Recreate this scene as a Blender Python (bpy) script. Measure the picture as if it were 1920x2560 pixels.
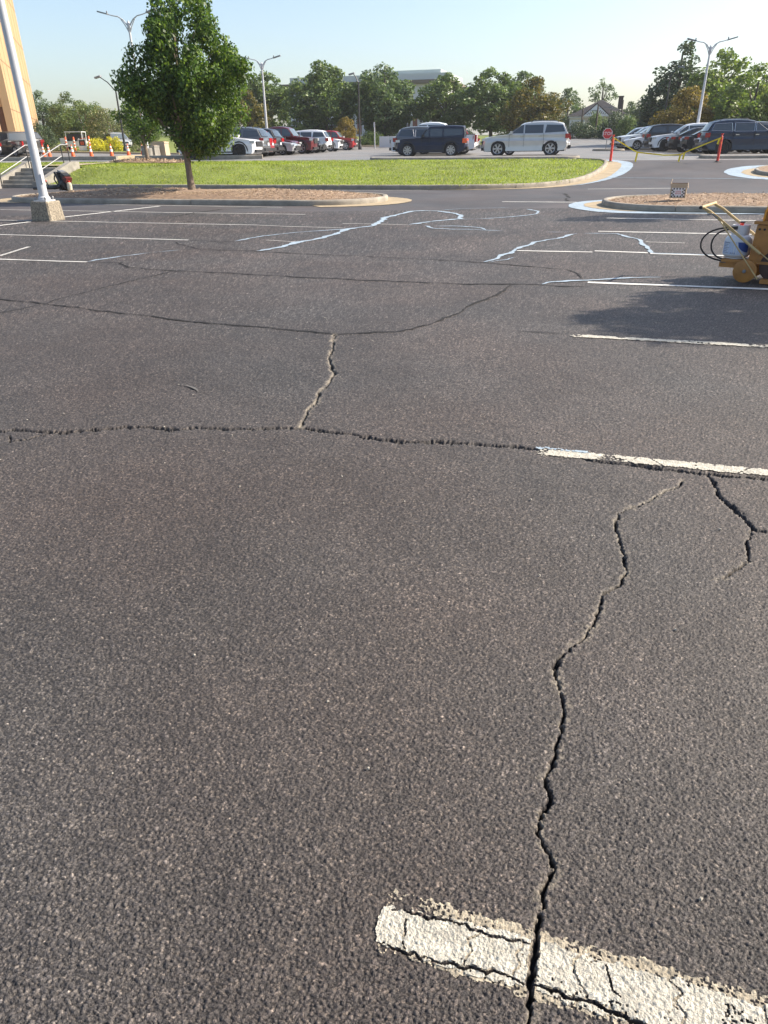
import bpy, math, random
import numpy as np
from mathutils import Matrix, Vector

for _o in list(bpy.data.objects):
    bpy.data.objects.remove(_o)
scene = bpy.context.scene
COL = scene.collection
R = math.radians

# ------------------------------------------------------------------ camera
# world axes follow the car park: +X along the stall lines, +Y along the aisle
FPX, PITCH, ROLL, CAMH, HEAD = 1753.0, R(27.6), R(-0.79), 1.491, R(-17.65)
_c, _s = math.cos(HEAD), math.sin(HEAD)
def lot(v):
    return Vector((_c * v[0] + _s * v[1], -_s * v[0] + _c * v[1], v[2]))
_F = Vector((0, math.cos(PITCH), -math.sin(PITCH)))
_X = Vector((1, 0, 0))
_U = _X.cross(_F)
_X2 = math.cos(ROLL) * _X + math.sin(ROLL) * _U
_U2 = -math.sin(ROLL) * _X + math.cos(ROLL) * _U
CX, CU, CF = lot(_X2), lot(_U2), lot(_F)
cam_d = bpy.data.cameras.new('camera')
cam = bpy.data.objects.new('camera', cam_d)
COL.objects.link(cam)
cam.matrix_world = Matrix(((CX.x, CU.x, -CF.x, 0), (CX.y, CU.y, -CF.y, 0), (CX.z, CU.z, -CF.z, CAMH), (0, 0, 0, 1)))
cam_d.sensor_fit = 'HORIZONTAL'
cam_d.sensor_width = 36
cam_d.lens = 36 * FPX / 1920
cam_d.clip_start = 0.05
cam_d.clip_end = 3000
scene.camera = cam

# ------------------------------------------------------------------ sky, sun, exposure
SUN_AZ, SUN_EL = 27.0, 37.0            # azimuth from +X towards +Y
world = bpy.data.worlds.new('World')
scene.world = world
world.use_nodes = True
wn = world.node_tree.nodes
wl = world.node_tree.links
bg = wn['Background']
sky = wn.new('ShaderNodeTexSky')
sky.sky_type = 'NISHITA'
sky.sun_disc = False
sky.sun_elevation = R(SUN_EL)
sky.sun_rotation = R(90 - SUN_AZ)
sky.air_density = 1.0
sky.dust_density = 2.3
sky.ozone_density = 1.0
sky.altitude = 150
wl.new(sky.outputs[0], bg.inputs[0])
bg.inputs[1].default_value = 0.13
sun_d = bpy.data.lights.new('sun', 'SUN')
sun_d.energy = 5.0
sun_d.angle = R(0.55)
sun_d.color = (1.0, 0.90, 0.76)
sun = bpy.data.objects.new('sun', sun_d)
COL.objects.link(sun)
_sd = Vector((math.cos(R(SUN_AZ)) * math.cos(R(SUN_EL)), math.sin(R(SUN_AZ)) * math.cos(R(SUN_EL)), math.sin(R(SUN_EL))))
sun.rotation_euler = (-_sd).to_track_quat('-Z', 'Y').to_euler()
sun.location = _sd * 60
scene.view_settings.view_transform = 'Standard'
scene.view_settings.look = 'None'
scene.view_settings.gamma = 1
scene.view_settings.use_curve_mapping = False
scene.view_settings.exposure = 0.85
scene.cycles.max_bounces = 6
scene.cycles.use_denoising = True

# ------------------------------------------------------------------ pixel -> place (photo pixels of 1920x2560, used once to find ground positions)
def ray(px, py):
    return CX * (px - 960) + CU * (1280 - py) + CF * FPX
def at(px, py, z=0.0):
    d = ray(px, py)
    t = (z - CAMH) / d.z
    return (d.x * t, d.y * t)
def at_v(px, py, v):
    d = ray(px, py)
    t = v / d.y
    return (d.x * t, v, CAMH + d.z * t)

# ------------------------------------------------------------------ terrain
def sstep(a, b, x):
    t = np.clip((np.asarray(x, float) - a) / (b - a), 0, 1)
    return t * t * (3 - 2 * t)
def zf(v, u=0.0):
    v = np.asarray(v, float)
    u = np.asarray(u, float)
    z = 0.8 * sstep(29, 44, v) + 0.007 * np.clip(v - 44, 0, 90)
    z = z + 0.035 * np.clip(v - 78, 0, 40)
    z = z + 0.02 * np.clip(-u - 36, 0, 40) * sstep(44, 60, v)
    return z + 0.004 * np.clip(-u - 5, -15, 25) * sstep(38, 46, v)
def zl(u, v):
    u = np.asarray(u, float)
    v = np.asarray(v, float)
    L = 3.2 + 10.8 * sstep(-24, -9, u)
    side = sstep(0, 1.2, -0.9 - u)
    z = 0.14 + (0.59 + 0.07 * sstep(12, 26, -u)) * sstep(0, 1, (v - 28.3) / L) * (0.8 + 0.2 * side) + 0.05 * np.sin(u * 0.9) * sstep(28.5, 31, v) * 0.4
    return np.maximum(z, zf(v, u) + 0.13)

# ------------------------------------------------------------------ mesh helpers
def link(o, parent=None):
    COL.objects.link(o)
    if parent is not None:
        o.parent = parent
    return o
def tag(o, label=None, cat=None, group=None, kind=None):
    if label: o['label'] = label
    if cat: o['category'] = cat
    if group: o['group'] = group
    if kind: o['kind'] = kind
    return o
def empty(name, loc=(0, 0, 0), rz=0.0):
    o = bpy.data.objects.new(name, None)
    o.empty_display_size = 0.2
    o.location = loc
    o.rotation_euler = (0, 0, rz)
    return link(o)
def finish(me, mat, smooth):
    if isinstance(mat, (list, tuple)):
        for m in mat: me.materials.append(m)
    elif mat is not None:
        me.materials.append(mat)
    if smooth:
        me.polygons.foreach_set('use_smooth', [True] * len(me.polygons))
        if smooth is not True:
            me.set_sharp_from_angle(angle=R(smooth))
    me.update()
    return me
class MB:
    def __init__(self):
        self.v = []
        self.f = []
    def add(self, vs, fs):
        b = len(self.v)
        self.v += [tuple(p) for p in vs]
        self.f += [tuple(i + b for i in f) for f in fs]
        return self
    def box(self, c, s, rz=0.0, M=None, taper=1.0):
        x, y, z = s[0] / 2, s[1] / 2, s[2] / 2
        vs = [Vector((sx * x * (taper if sz > 0 else 1), sy * y * (taper if sz > 0 else 1), sz * z)) for sz in (-1, 1) for sx, sy in ((-1, -1), (1, -1), (1, 1), (-1, 1))]
        if M is None:
            M = Matrix.Rotation(rz, 3, 'Z')
        vs = [M @ p + Vector(c) for p in vs]
        return self.add(vs, [(3, 2, 1, 0), (4, 5, 6, 7), (0, 1, 5, 4), (1, 2, 6, 5), (2, 3, 7, 6), (3, 0, 4, 7)])
    def prism(self, poly, a, b, fn):
        n = len(poly)
        vs = [fn(p, a) for p in poly] + [fn(p, b) for p in poly]
        fs = [tuple(range(n - 1, -1, -1)), tuple(range(n, 2 * n))] + [(i, (i + 1) % n, n + (i + 1) % n, n + i) for i in range(n)]
        return self.add(vs, fs)
    def tube(self, pts, rad, n=8, caps=True):
        pts = [Vector(p) for p in pts]
        if not isinstance(rad, (list, tuple)): rad = [rad] * len(pts)
        rings = []
        prev = None
        for i, p in enumerate(pts):
            t = (pts[min(i + 1, len(pts) - 1)] - pts[max(i - 1, 0)])
            t.normalize()
            if prev is None:
                a = Vector((0, 0, 1)) if abs(t.z) < 0.9 else Vector((1, 0, 0))
                x = t.cross(a).normalized()
            else:
                x = (prev - t * prev.dot(t))
                x = x.normalized() if x.length > 1e-6 else t.orthogonal().normalized()
            prev = x
            y = t.cross(x)
            rings.append([p + (x * math.cos(k * 2 * math.pi / n) + y * math.sin(k * 2 * math.pi / n)) * rad[i] for k in range(n)])
        vs = [q for r in rings for q in r]
        fs = []
        for i in range(len(pts) - 1):
            for k in range(n):
                fs.append((i * n + k, i * n + (k + 1) % n, (i + 1) * n + (k + 1) % n, (i + 1) * n + k))
        if caps:
            fs += [tuple(range(n - 1, -1, -1)), tuple(range((len(pts) - 1) * n, len(pts) * n))]
        return self.add(vs, fs)
    def lathe(self, prof, n=24, M=None, capb=True, capt=True):
        M = M or Matrix.Identity(4)
        vs = []
        for r, z in prof:
            vs += [M @ Vector((r * math.cos(k * 2 * math.pi / n), r * math.sin(k * 2 * math.pi / n), z)) for k in range(n)]
        fs = []
        for i in range(len(prof) - 1):
            for k in range(n):
                fs.append((i * n + k, i * n + (k + 1) % n, (i + 1) * n + (k + 1) % n, (i + 1) * n + k))
        if capb: fs.append(tuple(range(n - 1, -1, -1)))
        if capt: fs.append(tuple(range((len(prof) - 1) * n, len(prof) * n)))
        return self.add(vs, fs)
    def mesh(self, name, mat, smooth=None):
        me = bpy.data.meshes.new(name)
        me.from_pydata(self.v, [], self.f)
        return finish(me, mat, smooth)
    def build(self, name, mat, parent=None, smooth=None, loc=None):
        o = bpy.data.objects.new(name, self.mesh(name, mat, smooth))
        if loc is not None: o.location = loc
        return link(o, parent)
def np_mesh(name, verts, quads, mat, smooth=None, attrs=None):
    verts = np.asarray(verts, np.float32)
    quads = np.asarray(quads, np.int32)
    k = quads.shape[1]
    me = bpy.data.meshes.new(name)
    me.vertices.add(len(verts))
    me.vertices.foreach_set('co', verts.ravel())
    me.loops.add(quads.size)
    me.loops.foreach_set('vertex_index', quads.ravel())
    me.polygons.add(len(quads))
    me.polygons.foreach_set('loop_start', np.arange(0, quads.size, k, dtype=np.int32))
    me.update(calc_edges=True)
    for an, arr in (attrs or {}).items():
        a = me.attributes.new(an, 'FLOAT_COLOR', 'POINT')
        a.data.foreach_set('color', np.asarray(arr, np.float32).ravel())
    return finish(me, mat, smooth)
def ob(name, me, parent=None, loc=None, rz=None):
    o = bpy.data.objects.new(name, me)
    if loc is not None: o.location = loc
    if rz is not None: o.rotation_euler = (0, 0, rz)
    return link(o, parent)
def kids(o):
    return [c for c in bpy.data.objects if c.parent is o]
def copy_tree(o, children, parent=None):
    c = o.copy()
    COL.objects.link(c)
    c.parent = parent
    for ch in children.get(o.name, []):
        copy_tree(ch, children, c)
    return c
def child_map():
    m = {}
    for o in bpy.data.objects:
        if o.parent: m.setdefault(o.parent.name, []).append(o)
    return m

# ------------------------------------------------------------------ materials
def new_mat(name):
    m = bpy.data.materials.new(name)
    m.use_nodes = True
    nt = m.node_tree
    return m, nt.nodes, nt.links, nt.nodes['Principled BSDF']
def noise(n, l, scale, detail=3, rough=0.55, coord='Object', dist=0.0):
    t = n.new('ShaderNodeTexCoord')
    x = n.new('ShaderNodeTexNoise')
    x.inputs['Scale'].default_value = scale
    x.inputs['Detail'].default_value = detail
    x.inputs['Roughness'].default_value = rough
    x.inputs['Distortion'].default_value = dist
    l.new(t.outputs[coord], x.inputs['Vector'])
    return x
def ramp(n, l, src, stops):
    r = n.new('ShaderNodeValToRGB')
    e = r.color_ramp.elements
    while len(e) < len(stops): e.new(0.5)
    for i, (p, c) in enumerate(stops):
        e[i].position = p
        e[i].color = (c, c, c, 1) if isinstance(c, (int, float)) else (c[0], c[1], c[2], 1)
    l.new(src, r.inputs[0])
    return r
def mixc(n, l, a, b, fac=1.0, mode='MULTIPLY'):
    m = n.new('ShaderNodeMix')
    m.data_type = 'RGBA'
    m.blend_type = mode
    for sock, val in ((m.inputs[6], a), (m.inputs[7], b), (m.inputs[0], fac)):
        if hasattr(val, 'is_linked') or hasattr(val, 'links'):
            l.new(val, sock)
        elif isinstance(val, (int, float)):
            sock.default_value = val
        else:
            sock.default_value = (val[0], val[1], val[2], 1)
    return m.outputs[2]
def bump(n, l, b, h, strength=0.4, dist=0.01):
    x = n.new('ShaderNodeBump')
    x.inputs['Strength'].default_value = strength
    x.inputs['Distance'].default_value = dist
    l.new(h, x.inputs['Height'])
    l.new(x.outputs[0], b.inputs['Normal'])
    return x
def M(name, col, rough=0.6, metal=0.0, var=0.15, vscale=6.0, bmp=0.0, bscale=40.0, spec=0.5, coat=0.0, emit=0.0):
    m, n, l, b = new_mat(name)
    b.inputs['Roughness'].default_value = rough
    b.inputs['Metallic'].default_value = metal
    b.inputs['Specular IOR Level'].default_value = spec
    if coat:
        b.inputs['Coat Weight'].default_value = coat
        b.inputs['Coat Roughness'].default_value = 0.05
    if var:
        x = noise(n, l, vscale, 5, 0.6)
        r = ramp(n, l, x.outputs[0], [(0.3, 1 - var), (0.7, 1 + var * 0.4)])
        l.new(mixc(n, l, col, r.outputs[0]), b.inputs['Base Color'])
    else:
        b.inputs['Base Color'].default_value = (*col, 1)
    if bmp:
        y = noise(n, l, bscale, 4, 0.6)
        bump(n, l, b, y.outputs[0], bmp, 0.02)
    return m
def foliage(name, dark, light, trans=0.3, hue=None, clump=0.9, lo=0.75, hi=1.2, det=2):
    m, n, l, b = new_mat(name)
    g = n.new('ShaderNodeNewGeometry')
    stops = [(0.0, dark), (0.75, light)] + ([(1.0, hue)] if hue else [])
    r = ramp(n, l, g.outputs['Random Per Island'], stops)
    x = noise(n, l, clump, det, 0.65)
    r2 = ramp(n, l, x.outputs[0], [(0.3, lo), (0.7, hi)])
    c = mixc(n, l, r.outputs[0], r2.outputs[0])
    l.new(c, b.inputs['Base Color'])
    b.inputs['Roughness'].default_value = 0.5
    b.inputs['Specular IOR Level'].default_value = 0.35
    t = n.new('ShaderNodeBsdfTranslucent')
    l.new(mixc(n, l, c, (1.5, 1.6, 0.7)), t.inputs[0])
    s = n.new('ShaderNodeMixShader')
    s.inputs[0].default_value = trans
    l.new(b.outputs[0], s.inputs[1])
    l.new(t.outputs[0], s.inputs[2])
    l.new(s.outputs[0], n['Material Output'].inputs[0])
    return m
# asphalt: near version takes stone tone / dust from the mesh, the far version from noise
def asphalt(name, base, near=False, tint=(1.08, 0.955, 0.935), patch=0.25):
    m, n, l, b = new_mat(name)
    big = noise(n, l, 0.33, 4, 0.55, dist=0.6)
    rb = ramp(n, l, big.outputs[0], [(0.3, 1 - patch), (0.5, 1.0), (0.72, 1 + patch * 1.3)])
    mid = noise(n, l, 1.7, 5, 0.65)
    rm = ramp(n, l, mid.outputs[0], [(0.3, 0.86), (0.7, 1.14)])
    warm = noise(n, l, 0.55, 2, 0.5)
    rw = ramp(n, l, warm.outputs[0], [(0.35, (1.06, 1.0, 0.96)), (0.65, (0.94, 1.0, 1.03))])
    c = mixc(n, l, tuple(base * t for t in tint), rb.outputs[0])
    c = mixc(n, l, c, rm.outputs[0])
    c = mixc(n, l, c, rw.outputs[0])
    if near:
        a = n.new('ShaderNodeAttribute')
        a.attribute_name = 'tone'
        sp = n.new('ShaderNodeSeparateColor')
        l.new(a.outputs['Color'], sp.inputs[0])
        mul = n.new('ShaderNodeMath'); mul.operation = 'MULTIPLY'; mul.inputs[1].default_value = 2.0
        l.new(sp.outputs[0], mul.inputs[0])
        cmb = n.new('ShaderNodeCombineColor')
        for i in range(3): l.new(mul.outputs[0], cmb.inputs[i])
        c = mixc(n, l, c, cmb.outputs[0], 0.8)
        tc = n.new('ShaderNodeTexCoord')
        wz = n.new('ShaderNodeTexNoise'); wz.inputs['Scale'].default_value = 170; wz.inputs['Detail'].default_value = 2
        l.new(tc.outputs['Object'], wz.inputs['Vector'])
        wv = n.new('ShaderNodeMix'); wv.data_type = 'RGBA'; wv.blend_type = 'LINEAR_LIGHT'; wv.inputs[0].default_value = 0.0030
        l.new(tc.outputs['Object'], wv.inputs[6]); l.new(wz.outputs[1], wv.inputs[7])
        hs_ = None
        for sc_, lo in ((118.0, 0.0), (235.0, 0.0)):
            vo = n.new('ShaderNodeTexVoronoi'); vo.voronoi_dimensions = '2D'; vo.inputs['Scale'].default_value = sc_
            l.new(wv.outputs[2], vo.inputs['Vector'])
            ve = n.new('ShaderNodeTexVoronoi'); ve.voronoi_dimensions = '2D'; ve.feature = 'DISTANCE_TO_EDGE'; ve.inputs['Scale'].default_value = sc_
            l.new(wv.outputs[2], ve.inputs['Vector'])
            s1_ = n.new('ShaderNodeSeparateColor'); l.new(vo.outputs['Color'], s1_.inputs[0])
            rc = ramp(n, l, s1_.outputs[0], [(0.0, (0.70, 0.69, 0.69)), (0.45, (0.88, 0.87, 0.86)), (0.70, (1.20, 1.16, 1.10)), (0.90, (1.65, 1.58, 1.45)), (1.0, (2.3, 2.2, 2.0))])
            re_ = ramp(n, l, ve.outputs['Distance'], [(0.0, 0.42), (0.05, 0.75), (0.14, 1.0)])
            c = mixc(n, l, c, rc.outputs[0], 0.8)
            c = mixc(n, l, c, re_.outputs[0], 0.85)
            hm = n.new('ShaderNodeMath'); hm.operation = 'MULTIPLY'
            rh = ramp(n, l, ve.outputs['Distance'], [(0.0, 0.0), (0.16, 1.0)])
            ad = n.new('ShaderNodeMath'); ad.operation = 'ADD'; ad.inputs[1].default_value = 0.4
            l.new(s1_.outputs[1], ad.inputs[0])
            l.new(rh.outputs[0], hm.inputs[0]); l.new(ad.outputs[0], hm.inputs[1])
            if hs_ is None: hs_ = hm.outputs[0]
            else:
                sm = n.new('ShaderNodeMath'); sm.operation = 'MULTIPLY_ADD'; sm.inputs[1].default_value = 0.5
                l.new(hm.outputs[0], sm.inputs[0]); l.new(hs_, sm.inputs[2])
                hs_ = sm.outputs[0]
        c = mixc(n, l, c, (0.25, 0.215, 0.165), sp.outputs[1], 'MIX')
        c = mixc(n, l, c, (0.012, 0.011, 0.011), sp.outputs[2], 'MIX')
        bump(n, l, b, hs_, 0.55, 0.0016)
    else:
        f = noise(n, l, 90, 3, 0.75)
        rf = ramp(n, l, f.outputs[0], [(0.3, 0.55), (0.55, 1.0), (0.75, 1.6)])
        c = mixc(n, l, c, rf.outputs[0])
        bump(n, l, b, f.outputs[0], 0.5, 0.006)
    l.new(c, b.inputs['Base Color'])
    b.inputs['Roughness'].default_value = 0.68
    b.inputs['Specular IOR Level'].default_value = 0.5
    return m
MAT = {}
MAT['asphalt_near'] = asphalt('asphalt_near', 0.060, True)
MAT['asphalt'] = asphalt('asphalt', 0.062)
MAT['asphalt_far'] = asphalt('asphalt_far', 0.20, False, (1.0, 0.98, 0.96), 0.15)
MAT['crack'] = M('crack_dark', (0.012, 0.011, 0.011), 0.9, var=0.3, vscale=30)
MAT['kerb'] = M('kerb_concrete', (0.31, 0.275, 0.225), 0.85, var=0.35, vscale=2.5, bmp=0.3, bscale=60)
MAT['gutter'] = M('gutter_concrete', (0.38, 0.30, 0.19), 0.85, var=0.25, vscale=2.0, bmp=0.2, bscale=60)
MAT['concrete'] = M('concrete', (0.29, 0.27, 0.235), 0.85, var=0.35, vscale=3.0, bmp=0.35, bscale=50)
MAT['exposed'] = M('exposed_aggregate', (0.31, 0.265, 0.20), 0.85, var=0.7, vscale=28, bmp=0.9, bscale=45)
MAT['walk'] = M('walk_concrete', (0.50, 0.40, 0.28), 0.85, var=0.2, vscale=2)
MAT['bark'] = M('bark', (0.20, 0.155, 0.115), 0.9, var=0.5, vscale=9, bmp=0.9, bscale=25)
MAT['bark_dark'] = M('bark_dark', (0.10, 0.08, 0.065), 0.9, var=0.4, vscale=6, bmp=0.8, bscale=12)
MAT['leaf'] = foliage('leaf_main', (0.028, 0.060, 0.016), (0.095, 0.165, 0.028), 0.36, (0.20, 0.27, 0.045), 1.3)
MAT['leaf_oak'] = foliage('leaf_oak', (0.0609, 0.1009, 0.03828), (0.1478, 0.2088, 0.0696), 0.28, (0.2088, 0.261, 0.0957), 0.35)
MAT['leaf_oak2'] = foliage('leaf_oak2', (0.05568, 0.0957, 0.04524), (0.1218, 0.174, 0.07308), 0.25, (0.174, 0.2262, 0.087), 0.35)
MAT['leaf_gold'] = foliage('leaf_gold', (0.1125, 0.0875, 0.0225), (0.25, 0.1812, 0.0375), 0.3, (0.3375, 0.2375, 0.05), 0.5)
MAT['leaf_rust'] = foliage('leaf_rust', (0.060, 0.070, 0.022), (0.13, 0.115, 0.030), 0.3, (0.24, 0.165, 0.035), 0.5)
MAT['leaf_bright'] = foliage('leaf_bright', (0.069, 0.115, 0.02875), (0.1725, 0.23, 0.0575), 0.35, (0.2415, 0.2875, 0.0805), 0.4)
MAT['leaf_dark'] = foliage('leaf_dark', (0.03795, 0.0621, 0.0345), (0.0828, 0.1207, 0.05865), 0.15, (0.1207, 0.1725, 0.07762), 0.4)
MAT['leaf_yellow'] = foliage('leaf_yellow', (0.32, 0.30, 0.02), (0.62, 0.56, 0.03), 0.3, (0.7, 0.66, 0.08), 2.0)
MAT['leaf_flower'] = foliage('leaf_flower', (0.072, 0.102, 0.036), (0.18, 0.204, 0.084), 0.25, (0.504, 0.456, 0.336), 0.6)
MAT['grass'] = foliage('grass_blades', (0.155, 0.205, 0.032), (0.29, 0.345, 0.06), 0.42, (0.44, 0.41, 0.14), 0.7, 0.58, 1.32, 6)
MAT['white_steel'] = M('white_painted_steel', (0.48, 0.49, 0.51), 0.4, var=0.08, vscale=3)
MAT['grey_steel'] = M('grey_steel', (0.22, 0.225, 0.235), 0.45, 0.3, var=0.15, vscale=5)
MAT['black_steel'] = M('black_steel', (0.025, 0.025, 0.028), 0.45, var=0.2)
MAT['black_plastic'] = M('black_plastic', (0.02, 0.02, 0.022), 0.5, var=0.2, vscale=10)
MAT['rubber'] = M('tyre_rubber', (0.022, 0.022, 0.023), 0.8, var=0.2)
MAT['orange_plastic'] = M('orange_plastic', (0.75, 0.115, 0.02), 0.45, var=0.1)
MAT['red_plastic'] = M('red_plastic', (0.68, 0.045, 0.03), 0.45, var=0.12)
MAT['reflective'] = M('reflective_white', (0.8, 0.8, 0.78), 0.4, var=0.05)
MAT['yellow_tape'] = M('yellow_tape', (0.85, 0.62, 0.02), 0.4, var=0.1)
MAT['machine'] = M('machine_paint', (0.43, 0.185, 0.042), 0.5, var=0.28, vscale=7, bmp=0.1, bscale=60)
MAT['machine_bright'] = M('machine_yellow', (0.72, 0.30, 0.02), 0.45, var=0.12, vscale=9)
MAT['handle_paint'] = M('handle_paint', (0.56, 0.40, 0.18), 0.45, var=0.22, vscale=14)
MAT['soot'] = M('sooty_drum', (0.07, 0.035, 0.028), 0.6, 0.2, var=0.4, vscale=8)
MAT['tank'] = M('tank_white', (0.66, 0.69, 0.74), 0.3, var=0.05)
MAT['label_blue'] = M('label_blue', (0.03, 0.08, 0.30), 0.4, var=0.05)
MAT['label_pale'] = M('label_pale', (0.50, 0.58, 0.74), 0.4, var=0.05)
MAT['print_grey'] = M('print_grey', (0.16, 0.20, 0.30), 0.5, var=0)
MAT['brass'] = M('brass', (0.55, 0.36, 0.10), 0.3, 0.9, var=0.1)
MAT['card'] = M('cardboard', (0.46, 0.36, 0.25), 0.8, var=0.1)
MAT['card_shade'] = M('cardboard_shaded', (0.13, 0.07, 0.04), 0.85, var=0.1)  # inside of the box: shade put into the colour, darker than the card itself
MAT['ink_black'] = M('ink_black', (0.015, 0.015, 0.02), 0.6, var=0)
MAT['ink_white'] = M('ink_white', (0.72, 0.71, 0.72), 0.6, var=0)
MAT['ink_red'] = M('ink_red', (0.45, 0.03, 0.045), 0.6, var=0)
MAT['sign_red'] = M('sign_red', (0.55, 0.02, 0.025), 0.4, var=0.05)
MAT['glass'] = M('car_glass', (0.040, 0.050, 0.060), 0.03, var=0, spec=1.0)
MAT['glass_light'] = M('windscreen_glass', (0.10, 0.125, 0.14), 0.05, var=0, spec=1.0)
MAT['glass_bldg'] = M('building_glass', (0.035, 0.04, 0.05), 0.1, var=0.1)
MAT['rim'] = M('alloy_rim', (0.42, 0.42, 0.43), 0.3, 0.75, var=0.05)
MAT['rim_dark'] = M('dark_rim', (0.03, 0.03, 0.032), 0.35, 0.5, var=0.05)
MAT['tail_red'] = M('tail_lamp', (0.30, 0.004, 0.006), 0.2, var=0, coat=0.3)
MAT['tail_orange'] = M('tail_lamp_orange', (0.75, 0.10, 0.02), 0.2, var=0, coat=0.5)
MAT['head_lamp'] = M('head_lamp', (0.55, 0.57, 0.6), 0.08, 0.3, var=0, coat=0.8)
MAT['chrome'] = M('chrome', (0.6, 0.6, 0.62), 0.15, 1.0, var=0)
MAT['plate'] = M('number_plate', (0.6, 0.6, 0.62), 0.4, var=0.05)
MAT['mulch_bed'] = M('mulch_bed', (0.30, 0.205, 0.135), 0.95, var=0.45, vscale=7, bmp=0.8, bscale=30)
MAT['soil'] = M('soil_grass', (0.16, 0.20, 0.032), 0.95, var=0.35, vscale=0.5, bmp=0.5, bscale=6)
MAT['field'] = M('field_grass', (0.10, 0.12, 0.04), 0.95, var=0.3, vscale=0.15)
MAT['mulch'] = foliage('mulch_chips', (0.22, 0.145, 0.09), (0.46, 0.33, 0.21), 0.0, (0.62, 0.49, 0.34), 0.8)

def paint_mat(name, col, wear=0.25, wc=(0.10, 0.095, 0.09), scale=35):
    m, n, l, b = new_mat(name)
    x = noise(n, l, scale, 5, 0.75)
    r = ramp(n, l, x.outputs[0], [(0.5 + 0.25 * (0.5 - wear), 0.0), (0.62 + 0.25 * (0.5 - wear), 1.0)])
    y = noise(n, l, 3.0, 3)
    ry = ramp(n, l, y.outputs[0], [(0.3, 0.82), (0.7, 1.08)])
    c = mixc(n, l, col, ry.outputs[0])
    w2 = noise(n, l, scale * 0.16, 5, 0.7)
    r2 = ramp(n, l, w2.outputs[0], [(0.52 + 0.2 * (0.5 - wear), 0.0), (0.70 + 0.2 * (0.5 - wear), 0.75)])
    c = mixc(n, l, c, wc, r2.outputs[0], 'MIX')
    c = mixc(n, l, c, wc, r.outputs[0], 'MIX')
    l.new(c, b.inputs['Base Color'])
    b.inputs['Roughness'].default_value = 0.7
    bump(n, l, b, x.outputs[0], 0.4, 0.004)
    return m
MAT['paint'] = paint_mat('white_line_paint', (0.66, 0.645, 0.60), 0.18)
MAT['paint_mid'] = paint_mat('faded_line_paint', (0.52, 0.51, 0.48), 0.30)
MAT['paint_worn'] = paint_mat('worn_line_paint', (0.50, 0.485, 0.45), 0.42)
MAT['scrape'] = paint_mat('chalky_scrape', (0.17, 0.16, 0.145), 0.6, (0.06, 0.057, 0.055), 60)
MAT['paint_thick'] = M('thick_line_paint', (0.68, 0.64, 0.54), 0.8, var=0.35, vscale=26, bmp=0.9, bscale=150)
MAT['paint_old'] = M('old_cream_paint', (0.46, 0.40, 0.30), 0.85, var=0.5, vscale=60, bmp=0.6, bscale=200)
MAT['blue'] = paint_mat('pale_blue_coating', (0.33, 0.41, 0.48), 0.34, (0.12, 0.135, 0.15), 24)
MAT['blue_thin'] = paint_mat('pale_blue_coating_thin', (0.25, 0.32, 0.38), 0.45, (0.09, 0.10, 0.11), 26)

# ------------------------------------------------------------------ crack and seal lines (photo pixels -> ground)
def cr(x0, y0, k, pts):
    return [(x0 + x / k, y0 + y / k) for x, y in pts]
K2 = 1.728
px_main = cr(900, 1800, 1.6265, [(665, 1330), (672, 1236), (680, 1150), (692, 1060), (688, 990), (712, 920), (722, 830), (742, 720), (758, 640), (772, 570), (752, 520), (725, 470), (738, 390), (776, 325), (765, 280), (758, 210), (790, 150), (800, 100), (825, 40)]) + \
    cr(960, 1000, K2, [(780, 1340), (778, 1300), (755, 1230), (730, 1180), (745, 1130), (800, 1080), (860, 1030), (900, 980), (925, 920), (940, 860), (965, 820), (1025, 790), (1046, 730), (1030, 660), (1015, 600), (1002, 540), (1012, 490)])
px_main_b = cr(960, 1000, K2, [(1012, 490), (1060, 470), (1130, 445), (1200, 400), (1270, 370), (1290, 345)])
px_cross = [(-160, 1078)] + cr(0, 800, K2, [(0, 480), (60, 472), (230, 487), (350, 480), (470, 468), (600, 462), (680, 465), (740, 474), (850, 466), (1000, 470), (1100, 472), (1200, 465), (1310, 468), (1430, 482), (1520, 492), (1640, 515)]) + \
    cr(960, 1000, K2, [(60, 180), (140, 183), (200, 180), (330, 185), (450, 195), (560, 200), (650, 213)])
px_edge = cr(960, 1000, K2, [(860, 256), (1000, 274), (1150, 290), (1390, 318), (1659, 342), (2000, 380)])
px_conn = cr(680, 820, 7.54, [(1180, 105), (1170, 190), (1130, 240), (1160, 300), (1150, 400), (1110, 500), (1060, 560), (1110, 610), (1090, 690), (1160, 800), (1180, 850), (1140, 930), (1080, 1030), (1010, 1100), (900, 1180), (870, 1260), (880, 1330), (790, 1440), (690, 1540), (600, 1720), (540, 1860)])
px_right = cr(960, 1000, K2, [(1390, 318), (1420, 350), (1440, 405), (1500, 460), (1570, 520), (1605, 565), (1690, 575)])
px_right2 = cr(960, 1000, K2, [(1590, 560), (1565, 620), (1580, 660), (1570, 700), (1540, 720), (1490, 755), (1430, 775)])
px_small = cr(0, 800, K2, [(35, 495), (45, 525), (100, 520), (170, 502), (230, 489)])
px_l0a = cr(900, 1800, 1.6265, [(690, 1060), (740, 1082), (800, 1110), (870, 1140), (940, 1155), (1000, 1172), (1110, 1228), (1250, 1290), (1500, 1400)])
px_l0b = cr(900, 1800, 1.6265, [(130, 772), (250, 792), (330, 817), (390, 837), (480, 867), (560, 888), (690, 915)])
px_l0c = cr(900, 1800, 1.6265, [(95, 905), (180, 937), (290, 972), (400, 1007), (520, 1037), (600, 1057), (680, 1080)])
px_l0d = cr(900, 1800, 1.6265, [(1000, 1000), (1025, 1050), (1035, 1100), (1060, 1130)])
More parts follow.
